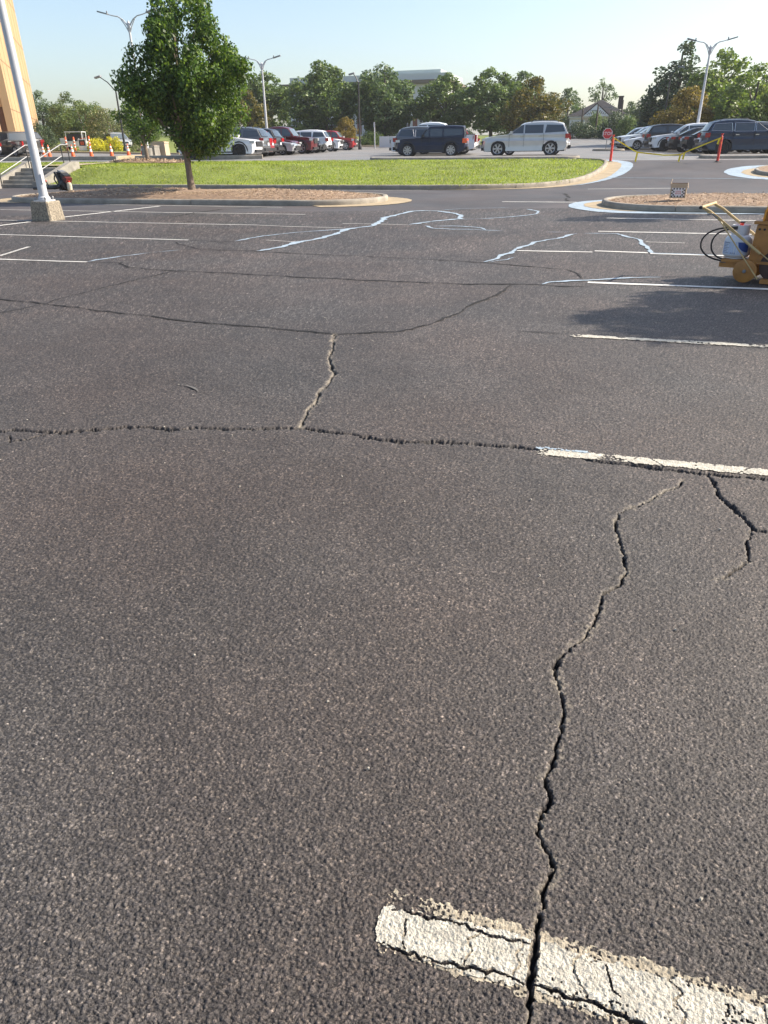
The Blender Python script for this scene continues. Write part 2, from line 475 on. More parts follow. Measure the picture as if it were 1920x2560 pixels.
# width (m, half), depth, dust
NEAR_CRACKS = [(px_main, 0.0038, 0.6), (px_main_b, 0.003, 0.7), (px_cross, 0.0130, 0.25), (px_edge, 0.011, 0.3), (px_conn, 0.0062, 0.9), (px_right, 0.008, 0.3), (px_right2, 0.004, 0.5), (px_small, 0.004, 0.3), (px_l0a, 0.0014, 0.2), (px_l0b, 0.0013, 0.2), (px_l0c, 0.0011, 0.2), (px_l0d, 0.0014, 0.1)]
FAR_CRACKS = [
    (cr(0, 400, K2, [(-60, 597), (0, 603), (80, 610), (200, 622), (330, 640), (420, 655), (560, 665), (680, 680), (750, 690)]) + [(440, 800), (520, 808), (636, 817), (752, 826), (839, 834), (900, 834)] + cr(960, 400, K2, [(0, 745), (60, 742), (120, 733), (200, 713), (280, 680), (340, 655), (370, 635), (420, 610), (480, 585), (525, 560), (560, 540)]), 0.013),
    (cr(0, 400, K2, [(375, 442), (520, 445), (530, 455), (545, 465), (620, 470), (750, 480), (860, 485), (1000, 490), (1160, 500), (1400, 512), (1640, 523)]) + cr(960, 400, K2, [(0, 524), (100, 527), (200, 532), (350, 537), (450, 537), (560, 537), (680, 540), (760, 546), (900, 548)]), 0.015),
    (cr(0, 400, K2, [(-40, 668), (0, 660), (90, 645), (200, 622), (230, 610), (300, 590), (420, 560), (560, 525), (650, 505), (755, 480)]), 0.008),
    (cr(0, 400, K2, [(760, 355), (775, 365), (820, 375), (855, 385), (960, 390), (1110, 395), (1280, 405), (1420, 412), (1560, 415), (1640, 421)]) + cr(960, 400, K2, [(0, 422), (140, 428), (300, 437), (430, 443), (560, 455), (680, 465), (790, 475), (820, 485), (860, 515)]), 0.014),
    (cr(0, 400, K2, [(815, 347), (880, 352), (960, 355), (1015, 352)]), 0.014),
    (cr(0, 400, K2, [(745, 246), (800, 237), (840, 228), (960, 213), (1160, 205)]), 0.022),
    (cr(0, 400, K2, [(795, 270), (820, 265), (845, 262)]), 0.022),
    (cr(960, 400, K2, [(780, 145), (797, 160), (785, 178)]), 0.04),
    (cr(960, 400, K2, [(1190, 508), (1280, 503), (1420, 500)]), 0.010),
    (cr(960, 400, K2, [(560, 740), (700, 745), (820, 755)]), 0.006),
]
BLUE = [
    (cr(0, 400, K2, [(375, 442), (440, 430), (510, 420), (600, 408), (640, 403)]), 0.045, 'blue'),
    (cr(0, 400, K2, [(640, 403), (700, 397), (780, 390)]), 0.02, 'blue_thin'),
    (cr(0, 400, K2, [(1015, 352), (1100, 335), (1200, 322), (1310, 312), (1420, 305), (1510, 298)]), 0.05, 'blue'),
    (cr(0, 400, K2, [(1110, 395), (1200, 380), (1280, 358), (1360, 345), (1440, 325), (1500, 300), (1560, 292), (1610, 285), (1650, 262)]) + cr(960, 400, K2, [(0, 252), (65, 236), (120, 222), (180, 220), (240, 222), (300, 232), (338, 241), (325, 255), (250, 262), (180, 270), (110, 280)]), 0.085, 'blue'),
    (cr(960, 400, K2, [(325, 258), (420, 256), (500, 250), (590, 243), (660, 234), (668, 223), (615, 213)]), 0.05, 'blue'),
    (cr(960, 400, K2, [(240, 218), (330, 212), (430, 209), (540, 206)]), 0.035, 'blue_thin'),
    (cr(960, 400, K2, [(175, 284), (215, 296), (280, 300), (360, 301), (440, 304), (515, 308)]), 0.05, 'blue'),
    (cr(960, 400, K2, [(215, 287), (300, 286), (380, 290), (420, 295), (440, 303)]), 0.05, 'blue'),
    (cr(960, 400, K2, [(430, 443), (480, 430), (492, 418), (540, 405), (562, 390), (610, 375), (650, 358), (720, 345), (770, 337), (800, 325), (835, 320)]), 0.055, 'blue'),
    (cr(960, 400, K2, [(440, 444), (520, 432), (562, 422)]), 0.03, 'blue'),
    (cr(960, 400, K2, [(865, 318), (940, 318), (1010, 320), (1060, 335), (1100, 345), (1110, 360), (1135, 375), (1140, 395), (1160, 404), (1240, 407), (1330, 409), (1440, 413)]), 0.045, 'blue'),
    (cr(960, 400, K2, [(682, 539), (720, 529), (800, 524), (900, 521), (960, 516), (1050, 511), (1130, 508), (1195, 508)]), 0.045, 'blue'),
    (cr(960, 400, K2, [(700, 312), (760, 314), (800, 312)]), 0.03, 'blue_thin'),
]
rng = np.random.default_rng(7)
def jitter_line(pts, amp, step):
    p = np.array(pts, float)
    seg = np.linalg.norm(np.diff(p, axis=0), axis=1)
    s = np.concatenate([[0], np.cumsum(seg)])
    n = max(2, int(s[-1] / step))
    t = np.linspace(0, s[-1], n)
    q = np.stack([np.interp(t, s, p[:, 0]), np.interp(t, s, p[:, 1])], 1)
    d = np.gradient(q, axis=0)
    d /= np.linalg.norm(d, axis=1)[:, None] + 1e-9
    nr = np.stack([-d[:, 1], d[:, 0]], 1)
    j = rng.normal(0, 1, n)
    k = np.convolve(rng.normal(0, 1, n + 4), np.ones(5) / 2.2, 'valid')[:n]
    off = amp * (0.5 * j + 0.8 * k)
    off[0] = off[-1] = 0
    return q + nr * off[:, None], nr, t
CR = []
for pts, hw, dust in NEAR_CRACKS:
    g = [at(*p) for p in pts]
    q, _, _ = jitter_line(g, 0.0044, 0.011)
    w = hw * np.clip(np.convolve(rng.uniform(-0.2, 2.2, len(q) + 4), np.ones(5) / 5, 'valid')[:len(q)], 0.75 if hw > 0.0099 else 0.38, 1.8)
    w[:3] *= (0.3, 0.5, 0.8)
    w[-3:] *= (0.8, 0.5, 0.3)
    CR.append((q, w, dust))

# ------------------------------------------------------------------ fine ground relief
def hsh(i, j, k):
    h = (i.astype(np.int64) * 374761393 + j.astype(np.int64) * 668265263 + k * 974711) & 0xFFFFFFFF
    h = ((h ^ (h >> 13)) * 1274126177) & 0xFFFFFFFF
    h = (h ^ (h >> 16)) & 0xFFFFFFFF
    return h.astype(np.float64) / 4294967296.0
def stones(u, v, size, k0, tilt=0.62, spread=1.0):
    cu, cv = u / size, v / size
    iu, iv = np.floor(cu), np.floor(cv)
    best = np.full(u.shape, -9.0)
    tone = np.zeros(u.shape)
    for di in (-1, 0, 1):
        for dj in (-1, 0, 1):
            a, b = iu + di, iv + dj
            r1, r2 = hsh(a, b, k0), hsh(a, b, k0 + 1)
            x = cu - (a + 0.5 + (r1 - 0.5) * 0.9)
            y = cv - (b + 0.5 + (r2 - 0.5) * 0.9)
            r3, r4, r5 = hsh(a, b, k0 + 2), hsh(a, b, k0 + 3), hsh(a, b, k0 + 4)
            ang = r4 * 6.283
            ca, sa = np.cos(ang), np.sin(ang)
            xx, yy = x * ca + y * sa, -x * sa + y * ca
            q = (np.abs(xx) * (0.8 + 0.7 * r5)) ** 2.4 + (np.abs(yy) * 1.25) ** 2.4
            h = r3 * spread - 3.4 * np.maximum(q - 0.07, 0) + tilt * (x * (r5 - 0.5) + y * (r1 - 0.5)) * 2.5
            m = h > best
            best = np.where(m, h, best)
            tone = np.where(m, hsh(a, b, k0 + 5), tone)
    return best, tone
def vnoise(u, v, size, k0):
    cu, cv = u / size, v / size
    iu, iv = np.floor(cu), np.floor(cv)
    fu, fv = cu - iu, cv - iv
    fu = fu * fu * (3 - 2 * fu)
    fv = fv * fv * (3 - 2 * fv)
    a, b = hsh(iu, iv, k0), hsh(iu + 1, iv, k0)
    c, d = hsh(iu, iv + 1, k0), hsh(iu + 1, iv + 1, k0)
    return (a * (1 - fu) + b * fu) * (1 - fv) + (c * (1 - fu) + d * fu) * fv
def relief(u, v):
    s1, t1 = stones(u, v, 0.0098, 11)
    s2, t2 = stones(u, v, 0.0054, 31)
    s1 = np.clip(s1, -0.6, 1.2)
    s2 = np.clip(s2, -0.6, 1.2)
    h = np.maximum(0.0040 * s1, 0.0025 * s2 + 0.0006)
    use1 = 0.0040 * s1 > 0.0025 * s2 + 0.0006
    top = sstep(0.05, 0.55, np.where(use1, s1, s2 * 0.9))
    tone = np.where(use1, t1, t2)
    h = h + 0.0012 * (vnoise(u, v, 0.004, 51) - 0.5) + 0.004 * (vnoise(u, v, 0.13, 53) - 0.5)
    far = 1 - 0.7 * sstep(4.5, 9.0, np.hypot(u, v))
    return (h - 0.0022) * far, tone, use1, top

def fan_patch():
    ys = np.concatenate([np.arange(2700, 800, -1.6), np.arange(800, 526, -2.3)])
    # distance of each row straight ahead of the camera
    ang = PITCH + np.arctan((ys - 1280) / FPX)
    Y = CAMH / np.tan(np.minimum(ang, R(84)))
    Y = np.sort(Y)
    N = 780
    hw = 0.57 * (0.69 + 0.886 * Y) + 0.14
    s = np.linspace(-1, 1, N)
    X = hw[:, None] * s[None, :]
    YY = np.repeat(Y[:, None], N, 1)
    jx = (rng.random(X.shape) - 0.5) * (2 * hw / N)[:, None] * 0.5
    X = X + jx
    U = _c * X + _s * YY
    V = -_s * X + _c * YY
    h, tone, big, top = relief(U, V)
    # crack grooves
    e = np.full(X.shape, 9.0)
    dust = np.zeros(X.shape)
    inv = lambda u, v: (_c * u - _s * v, _s * u + _c * v)
    for q, w, du in CR:
        for i in range(len(q) - 1):
            a, b = q[i], q[i + 1]
            m = 0.05
            ax, ay = inv(*a)
            bx, by = inv(*b)
            r0 = np.searchsorted(Y, min(ay, by) - m)
            r1 = np.searchsorted(Y, max(ay, by) + m)
            if r1 - r0 < 1: continue
            hmin, hmax = hw[r0], hw[min(r1, len(Y) - 1)]
            cand = [(x + dd) / hh for x in (ax, bx) for dd in (-m, m) for hh in (hmin, hmax)]
            c0 = max(0, int((min(cand) + 1) / 2 * (N - 1)) - 1)
            c1 = min(N, int((max(cand) + 1) / 2 * (N - 1)) + 2)
            if c1 <= c0: continue
            pu, pv = U[r0:r1, c0:c1], V[r0:r1, c0:c1]
            d = b - a
            t = np.clip(((pu - a[0]) * d[0] + (pv - a[1]) * d[1]) / (d @ d + 1e-12), 0, 1)
            dist = np.hypot(pu - a[0] - t * d[0], pv - a[1] - t * d[1])
            wi = w[i] * (1 - t) + w[i + 1] * t
            e[r0:r1, c0:c1] = np.minimum(e[r0:r1, c0:c1], dist / wi)
            dd = du * np.clip(1 - dist / (0.034 * (0.6 + 0.8 * du)), 0, 1)
            dust[r0:r1, c0:c1] = np.maximum(dust[r0:r1, c0:c1], dd)
    rag = 0.75 * (vnoise(U, V, 0.0055, 71) - 0.5) * 2 + 0.6 * (vnoise(U, V, 0.014, 73) - 0.5) * 2
    g = 1 - sstep(0.55, 1.35, e + rag)
    h = h * (1 - 0.5 * g) - 0.030 * g
    h = h - 0.004 * np.clip(1 - e / 3.2, 0, 1) * vnoise(U, V, 0.02, 77)
    dn = vnoise(U, V, 0.009, 81)
    dn2 = vnoise(U, V, 0.06, 85)
    dust = np.clip((dust * (0.35 + 0.9 * dn2) - 0.55 * dn) * 1.7, 0, 0.85) * (1 - 0.85 * g)
    fade = np.minimum(np.minimum((1 - np.abs(s))[None, :] * 25, 1), np.minimum((np.arange(len(Y)) / 6.0)[:, None], 1))
    fade = np.minimum(fade, np.minimum(((len(Y) - 1 - np.arange(len(Y))) / 6.0)[:, None], 1))
    h = h * np.clip(fade, 0, 1)
    # dark bitumen in the gaps, paler worn stone tops; a few light chips where the binder has gone
    worn = vnoise(U, V, 0.9, 61) * 0.6 + vnoise(U, V, 0.23, 63) * 0.4
    chip = np.where(tone > 0.93 - 0.10 * (worn > 0.62), 0.45, 0) + np.where(tone > 0.992, 0.9, 0)
    stone = 0.74 + 0.75 * tone + chip * (0.6 + 1.2 * worn)
    tn = 0.5 * (0.42 * (1 - top) + stone * top)
    col = np.stack([np.clip(tn, 0, 2), dust, np.clip(g * 0.9, 0, 1), np.ones_like(tn)], -1).reshape(-1, 4)
    verts = np.stack([U, V, h], -1).reshape(-1, 3)
    nr = len(Y)
    idx = np.arange(nr * N).reshape(nr, N)
    quads = np.stack([idx[:-1, :-1], idx[:-1, 1:], idx[1:, 1:], idx[1:, :-1]], -1).reshape(-1, 4)
    me = np_mesh('asphalt_surface', verts, quads, MAT['asphalt_near'], None, {'tone': col})
    corners = [(-hw[0], Y[0]), (hw[0], Y[0]), (hw[-1], Y[-1]), (-hw[-1], Y[-1])]
    return me, [lot((x, y, 0)) for x, y in corners]
patch_me, PC = fan_patch()

# outer near lot: flat ring round the patch, then the rising sheet
lotb = MB()
UL, UR, V0, V1 = -80.0, 60.0, -12.0, 29.0
ring = [Vector((UL, V0, 0)), Vector((UR, V0, 0)), Vector((UR, V1, 0)), Vector((UL, V1, 0))]
lotb.add(ring + PC, [(0, 1, 5, 4), (1, 2, 6, 5), (2, 3, 7, 6), (3, 0, 4, 7)])
def sheet(mb, us, vs, zfun, dz=0.0):
    b = len(mb.v)
    for v in vs:
        for u in us:
            mb.v.append((u, v, float(zfun(u, v)) + dz))
    n = len(us)
    for i in range(len(vs) - 1):
        for j in range(n - 1):
            mb.f.append((b + i * n + j, b + i * n + j + 1, b + (i + 1) * n + j + 1, b + (i + 1) * n + j))
sheet(lotb, list(np.linspace(-80, 60, 71)), list(np.linspace(29, 40.6, 16)), lambda u, v: zf(v, u))
lot_o = lotb.build('parking_lot', MAT['asphalt'])
tag(lot_o, 'dark sealed asphalt of the near parking lot with cracks', 'parking lot', kind='structure')
surf = ob('asphalt_surface', patch_me, lot_o)
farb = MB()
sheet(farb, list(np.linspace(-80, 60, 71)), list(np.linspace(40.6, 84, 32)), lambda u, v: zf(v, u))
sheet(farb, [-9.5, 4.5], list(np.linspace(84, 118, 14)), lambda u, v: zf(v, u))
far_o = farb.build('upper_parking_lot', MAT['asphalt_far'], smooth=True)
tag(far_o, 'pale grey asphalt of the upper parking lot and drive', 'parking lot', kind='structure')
gb = MB()
us = [-900, -300, -120] + list(np.linspace(-80, 60, 36)) + [120, 300, 900]
vs = [-900, -200, -40, 0, 29] + list(np.linspace(32, 118, 44)) + [160, 400, 1500]
sheet(gb, us, vs, lambda u, v: float(zf(v, max(u, -80))) - (0.25 if v < 45 else 0.08))
gr_o = gb.build('ground', MAT['field'], smooth=True)
tag(gr_o, 'grassy ground stretching away beyond the lots', 'ground', kind='structure')

# ------------------------------------------------------------------ ribbons on the ground
def ribbon(name, pts, hw, mat, parent, z=0.005, step=0.08, amp=0.012, wvar=0.35, zfun=None, taper=True):
    q, nr, t = jitter_line(pts, amp, step)
    n = len(q)
    wl_ = hw * np.clip(1 + wvar * np.convolve(rng.normal(0, 1, n + 2), np.ones(3) / 1.8, 'valid')[:n], 0.3, 2.0)
    wr_ = hw * np.clip(1 + wvar * np.convolve(rng.normal(0, 1, n + 2), np.ones(3) / 1.8, 'valid')[:n], 0.3, 2.0)
    if taper:
        k = min(3, n // 3)
        for i in range(k):
            f = (i + 0.6) / (k + 0.6)
            wl_[i] *= f; wr_[i] *= f; wl_[-1 - i] *= f; wr_[-1 - i] *= f
    a = q + nr * wl_[:, None]
    b = q - nr * wr_[:, None]
    zz = (lambda p: float(zf(p[1]))) if zfun is None else zfun
    vs = [(p[0], p[1], zz(p) + z) for p in a] + [(p[0], p[1], zz(p) + z) for p in b]
    fs = [(i, n + i, n + i + 1, i + 1) for i in range(n - 1)]
    me = bpy.data.meshes.new(name)
    me.from_pydata(vs, [], fs)
    finish(me, MAT[mat] if isinstance(mat, str) else mat, None)
    return ob(name, me, parent)
for pts, hw in FAR_CRACKS:
    ribbon('crack', [at(*p) for p in pts], hw * 1.0, 'crack', lot_o, 0.0062, 0.05, hw * 0.9, 0.5)
for i, (pts, hw, m) in enumerate(BLUE):
    ribbon('crack_sealer', [at(*p) for p in pts], hw * 0.64, m, lot_o, 0.0075 + 0.0004 * (i % 5), 0.07, 0.010, 0.4)

# ------------------------------------------------------------------ stall lines
def line_grid(name, u0, u1, v0, v1, cell, mat, lift, keep, parent=lot_o, slope=0.0, smooth=True, fill=0.8):
    nu, nv = int((u1 - u0) / cell) + 1, max(4, int((v1 - v0) / cell) + 1)
    U, V = np.meshgrid(np.linspace(u0, u1, nu), np.linspace(v0, v1, nv))
    V = V + slope * (U - u0)
    h, tone, _, _ = relief(U, V)
    pt = np.stack([U.ravel(), V.ravel()], 1)
    e = np.full(len(pt), 9.0)
    for q, w, du in CR:
        lo, hi = pt.min(0) - 0.05, pt.max(0) + 0.05
        for i in range(len(q) - 1):
            if q[i][0] < lo[0] or q[i][0] > hi[0] or q[i][1] < lo[1] or q[i][1] > hi[1]: continue
            a, b = q[i], q[i + 1]
            d = b - a
            m = (np.abs(pt[:, 0] - a[0]) < 0.07) & (np.abs(pt[:, 1] - a[1]) < 0.07)
            if not m.any(): continue
            p = pt[m]
            t = np.clip(((p - a) @ d) / (d @ d + 1e-12), 0, 1)
            e[m] = np.minimum(e[m], np.linalg.norm(p - a - t[:, None] * d, axis=1) / w[i])
    e = e.reshape(U.shape)
    Z = h * fill + lift
    k = keep(U, V, h, e)
    idx = np.arange(nu * nv).reshape(nv, nu)
    quads = np.stack([idx[:-1, :-1], idx[:-1, 1:], idx[1:, 1:], idx[1:, :-1]], -1)
    kk = (k[:-1, :-1] & k[1:, 1:]) & (k[:-1, 1:] & k[1:, :-1])
    quads = quads[kk]
    return ob(name, np_mesh(name, np.stack([U, V, Z], -1).reshape(-1, 3), quads, MAT[mat], smooth), parent)
# nearest line: thick cracked white paint over an older cream one
cuts = np.cumsum(rng.uniform(0.08, 0.20, 24)) - 0.36
def cells(U, V, gap):
    c = np.full(U.shape, 9.0)
    for x in cuts:
        wv = x + 0.016 * (vnoise(U * 0 + x, V, 0.02, 91) - 0.5) * 2 + 0.18 * (V - 0.89) * np.sin(x * 37)
        c = np.minimum(c, np.abs(U - wv))
    return c
def keep_new(U, V, h, e):
    edge = 0.006 * (vnoise(U, V, 0.016, 95) - 0.5) * 2 + 0.004 * (vnoise(U, V, 0.05, 96) - 0.5) * 2
    top = 0.943 - 0.02 * (1 - sstep(-0.36, -0.05, U)) + edge
    bot = 0.836 + edge * 1.1
    rnd = (np.abs((V - 0.885) / 0.045)) ** 2 * 0.003
    k = (V < top) & (V > bot) & (U > -0.305 + rnd + edge)
    c = cells(U, V, 0)
    k &= c > 0.0030 * (vnoise(U, V, 0.012, 97) - 0.15)
    k &= e > 1.5 + 0.6 * vnoise(U, V, 0.01, 98)
    k &= (h > -0.0026 + 0.0012 * vnoise(U, V, 0.03, 99)) | (vnoise(U, V, 0.05, 100) > 0.36)
    return k
line_grid('painted_line', -0.33, 0.95, 0.82, 0.98, 0.0022, 'paint_thick', 0.0030, keep_new, fill=0.92)
def keep_old(U, V, h, e):
    edge = 0.008 * (vnoise(U, V, 0.014, 105) - 0.5) * 2
    k = (V < 0.966 + edge) & (V > 0.822 + edge) & (U > -0.300 + edge)
    k &= h > -0.0022 + 0.0024 * (vnoise(U, V, 0.025, 106) - 0.35)
    k &= e > 1.4
    return k
line_grid('painted_line', -0.33, 0.95, 0.81, 0.98, 0.0024, 'paint_old', 0.0008, keep_old, fill=1.0)
def keep_1(U, V, h, e):
    edge = 0.010 * (vnoise(U, V, 0.02, 115) - 0.5) * 2
    vc = 3.625 + 0.03 * (U + 0.3)
    k = (np.abs(V - vc) < 0.046 + edge) & (U > -0.285 + 3 * np.abs(V - vc) ** 1 * 0.2 + edge)
    k &= (h > -0.0026) | (vnoise(U, V, 0.09, 116) > 0.42)
    k &= e > 1.3
    c = np.full(U.shape, 9.0)
    for x in np.arange(0.05, 2.0, 0.17):
        c = np.minimum(c, np.abs(U - x - 0.05 * np.sin(x * 29) - 0.8 * (V - vc) * np.sin(x * 11)))
    k &= c > 0.003 * (vnoise(U, V, 0.05, 117))
    return k
line_grid('painted_line', -0.33, 1.8, 3.55, 3.78, 0.0052, 'paint_thick', 0.0040, keep_1)
def keep_1b(U, V, h, e):
    vc = 3.672 + 0.02 * (U + 0.3)
    edge = 0.010 * (vnoise(U, V, 0.02, 125) - 0.5) * 2
    return (np.abs(V - vc) < 0.016 + edge) & (U > -0.29) & (U < 0.02 + 4 * edge) & (vnoise(U, V, 0.012, 126) > 0.25)
line_grid('crack_sealer', -0.33, 0.12, 3.62, 3.74, 0.005, 'blue', 0.0066, keep_1b)
def keep_2(U, V, h, e):
    edge = 0.012 * (vnoise(U, V, 0.03, 135) - 0.5) * 2
    vc = 6.33 + 0.012 * (U + 0.3)
    k = (np.abs(V - vc) < 0.048 + edge) & (U > -0.30 + np.abs(V - vc) * 0.9)
    k &= (h > -0.0022) | (vnoise(U, V, 0.12, 136) > 0.35)
    return k
line_grid('painted_line', -0.35, 2.4, 6.25, 6.44, 0.009, 'paint_thick', 0.0056, keep_2)
def stall(pts, hw=0.05, mat='paint', step=0.12):
    return ribbon('painted_line', pts, hw, mat, lot_o, 0.006, step, 0.003, 0.10, taper=False)
c8 = lambda x, y: at(*cr(960, 400, K2, [(x, y)])[0])
c7 = lambda x, y: at(*cr(0, 400, K2, [(x, y)])[0])
stall([(0.95, 0.90), (5.2, 0.92)])
stall([(1.8, 3.69), (5.2, 3.76)])
stall([(2.4, 6.36), (5.2, 6.40)])
stall([c8(880, 530), c8(1659, 560), (5.2, at(1920, 724)[1] + 0.0)])
stall([c8(575, 393), c8(900, 399)], 0.04)
stall([c8(910, 394), c8(1140, 402)], 0.045)
stall([c8(1150, 405), c8(1440, 414), (5.2, 12.1)], 0.05)
stall([c8(925, 309), c8(1450, 320), (5.2, at(1799, 585)[1])])
stall([c8(962, 252), c8(1615, 263), (5.2, at(1895, 552)[1])])
stall([c8(1130, 355), c8(1300, 360)], 0.025, 'paint_worn')
stall([c7(-400, 420), c7(0, 430), c7(375, 442)], 0.038, 'paint_mid')
stall([c7(-300, 314), c7(0, 323), c7(815, 347)], 0.04, 'paint_mid')
stall([c7(-200, 257), c7(130, 263), c7(1110, 282)], 0.038, 'paint_mid')
stall([c7(1110, 282), c7(1240, 288), c7(1480, 294)], 0.03, 'paint_worn')
stall([c7(0, 215), c7(700, 227), c7(1320, 236)], 0.04, 'paint_mid')
stall([c7(215, 190), c7(700, 197), c7(1220, 205)], 0.036, 'paint_mid')
stall([c7(-60, 291), c7(130, 268)], 0.06)
stall([c7(245, 251), c7(690, 200)], 0.06)
stall([c7(0, 415), c7(125, 376)], 0.035, 'paint_worn')
stall([c8(510, 181), c8(980, 184)], 0.06)
stall([c8(880, 126), c8(1310, 122)], 0.06)
stall([c8(110, 282), c8(0, 278), c7(1480, 276)], 0.03, 'paint_worn')
stall([c7(1150, 347), c7(1280, 355)], 0.02, 'paint_worn')
stall([c7(1000, 130), c7(1659, 132), c8(190, 131)], 0.05, 'paint_worn')

ribbon('scrape_mark', [at(448, 962), at(470, 966), at(488, 973), at(500, 983)], 0.007, MAT['scrape'], lot_o, 0.0065, 0.03, 0.004, 0.5)
# ------------------------------------------------------------------ kerbs and islands
def resample(pts, step):
    p = np.array(pts, float)
    s = np.concatenate([[0], np.cumsum(np.linalg.norm(np.diff(p, axis=0), axis=1))])
    n = max(2, int(round(s[-1] / step)) + 1)
    t = np.linspace(0, s[-1], n)
    return np.stack([np.interp(t, s, p[:, 0]), np.interp(t, s, p[:, 1])], 1)
def kerb_run(pts, parent, height=0.15, width=0.16, seg=3.0, base=None, mat='kerb', gap=0.012, name='kerb_stone'):
    """outer edge runs along pts, the body lies to the LEFT of the direction of travel"""
    q = resample(pts, 0.25)
    base = base or (lambda p: float(zf(p[1])))
    d = np.gradient(q, axis=0)
    d /= np.linalg.norm(d, axis=1)[:, None]
    nl = np.stack([-d[:, 1], d[:, 0]], 1)
    per = max(2, int(seg / 0.25))
    prof = [(0.012, -0.06), (0.0, height * 0.5), (0.012, height - 0.03), (0.035, height - 0.004), (0.06, height), (width - 0.03, height), (width - 0.006, height - 0.01), (width, height - 0.05), (width, -0.06)]
    i = 0
    while i < len(q) - 1:
        j = min(i + per, len(q) - 1)
        if len(q) - 1 - j < per // 2: j = len(q) - 1
        mb = MB()
        rings = []
        jit = rng.normal(0, 0.004)
        for k in range(i, j + 1):
            p = q[k].copy()
            if k == i and i > 0: p += d[k] * gap / 2
            if k == j and j < len(q) - 1: p -= d[k] * gap / 2
            z0 = base(p)
            rings.append([(p[0] + nl[k][0] * (a + jit), p[1] + nl[k][1] * (a + jit), z0 + b + jit) for a, b in prof])
        m = len(prof)
        vs = [v for r in rings for v in r]
        fs = []
        for k in range(len(rings) - 1):
            for a in range(m - 1):
                fs.append((k * m + a, (k + 1) * m + a, (k + 1) * m + a + 1, k * m + a + 1))
        fs += [tuple(range(m)), tuple(range(len(vs) - 1, len(vs) - 1 - m, -1))]
        mb.add(vs, fs)
        mb.build(name, MAT[mat], parent, smooth=40)
        i = j
def arc(cx, cy, r, a0, a1, n=12, ry=None):
    ry = ry or r
    return [(cx + r * math.cos(R(a0 + (a1 - a0) * i / n)), cy + ry * math.sin(R(a0 + (a1 - a0) * i / n))) for i in range(n + 1)]
def bed(outline, parent, mat, name, top, edge=0.10, crown=0.12, inset=0.14):
    """mounded surface inside a closed outline"""
    p = np.array(outline)
    c = p.mean(0)
    mb = MB()
    rings = [1.0, 0.94, 0.85, 0.7, 0.5, 0.25]
    n = len(p)
    for r in rings:
        for k in range(n):
            # shrink towards the long axis rather than to one point
            x = c[0] + (p[k][0] - c[0]) * (1 - (1 - r) * 0.55)
            y = c[1] + (p[k][1] - c[1]) * r
            z = top(x, y) + edge + crown * (1 - r ** 2) * (0.6 + 0.8 * vnoise(np.array([x]), np.array([y]), 1.1, 5)[0])
            mb.v.append((x, y, z))
    for i in range(len(rings) - 1):
        for k in range(n):
            mb.f.append((i * n + k, i * n + (k + 1) % n, (i + 1) * n + (k + 1) % n, (i + 1) * n + k))
    mb.f.append(tuple((len(rings) - 1) * n + k for k in range(n)))
    return mb.build(name, MAT[mat], parent, smooth=True)
def inside(poly, x, y):
    r = np.zeros(len(x), bool)
    n = len(poly)
    for i in range(n):
        x1, y1 = poly[i]
        x2, y2 = poly[(i + 1) % n]
        m = ((y1 > y) != (y2 > y)) & (x < (x2 - x1) * (y - y1) / (y2 - y1 + 1e-12) + x1)
        r ^= m
    return r
def chips(name, poly, n, zfun, L, W, mat, lift=0.0, up=0.35, dens=None):
    p = np.array(poly)
    lo, hi = p.min(0), p.max(0)
    x = rng.uniform(lo[0], hi[0], n * 3)
    y = rng.uniform(lo[1], hi[1], n * 3)
    k = inside(poly, x, y)
    if dens is not None: k &= rng.random(len(x)) < dens(x, y)
    x, y = x[k][:n], y[k][:n]
    n = len(x)
    a = rng.uniform(0, 2 * np.pi, n)
    e = rng.normal(0, up, n)
    l = L * rng.uniform(0.5, 1.5, n)
    w = W * rng.uniform(0.6, 1.4, n)
    t = np.stack([np.cos(a) * np.cos(e), np.sin(a) * np.cos(e), np.sin(e)], 1)
    b = np.stack([-np.sin(a), np.cos(a), rng.normal(0, up, n)], 1)
    c = np.stack([x, y, np.array([zfun(i, j) for i, j in zip(x, y)]) + lift + np.abs(np.sin(e)) * l * 0.5], 1)
    v = np.stack([c - t * l[:, None] / 2 - b * w[:, None] / 2, c + t * l[:, None] / 2 - b * w[:, None] / 2, c + t * l[:, None] / 2 + b * w[:, None] / 2, c - t * l[:, None] / 2 + b * w[:, None] / 2], 1).reshape(-1, 3)
    return np_mesh(name, v, np.arange(len(v)).reshape(-1, 4), MAT[mat])
def island(name, label, outline, segs, crown, nchips, edge=0.11):
    e = empty(name, (0, 0, 0))
    tag(e, label, 'traffic island', 'planted islands of the near lot', kind='structure')
    kerb_run(outline + [outline[0]], e, seg=segs)
    p = np.array(outline)
    c = p.mean(0)
    q = []
    for i in range(len(p)):
        d = p[(i + 1) % len(p)] - p[i - 1]
        d /= np.linalg.norm(d)
        q.append(p[i] + np.array([-d[1], d[0]]) * 0.155)
    b = bed(q, e, 'mulch_bed', 'mulch_bed', lambda x, y: float(zf(y)), edge, crown)
    me = b.data
    co = np.array([v.co[:] for v in me.vertices])
    def zz(x, y):
        k = np.argsort((co[:, 0] - x) ** 2 + ((co[:, 1] - y) * 1.3) ** 2)[:4]
        w = 1 / (np.hypot(co[k, 0] - x, co[k, 1] - y) + 0.05)
        return float((co[k, 2] * w).sum() / w.sum())
    m = chips('mulch', q, nchips, zz, 0.065, 0.011, 'mulch', 0.004, 0.22)
    tag(ob('mulch', m, e), kind='stuff')
    return e
left_isl = resample(arc(-8.7, 21.85, 1.95, -90, 90, 14) + arc(-17.9, 21.85, 1.95, 90, 270, 14), 0.3)
left_isl = [tuple(p) for p in left_isl]
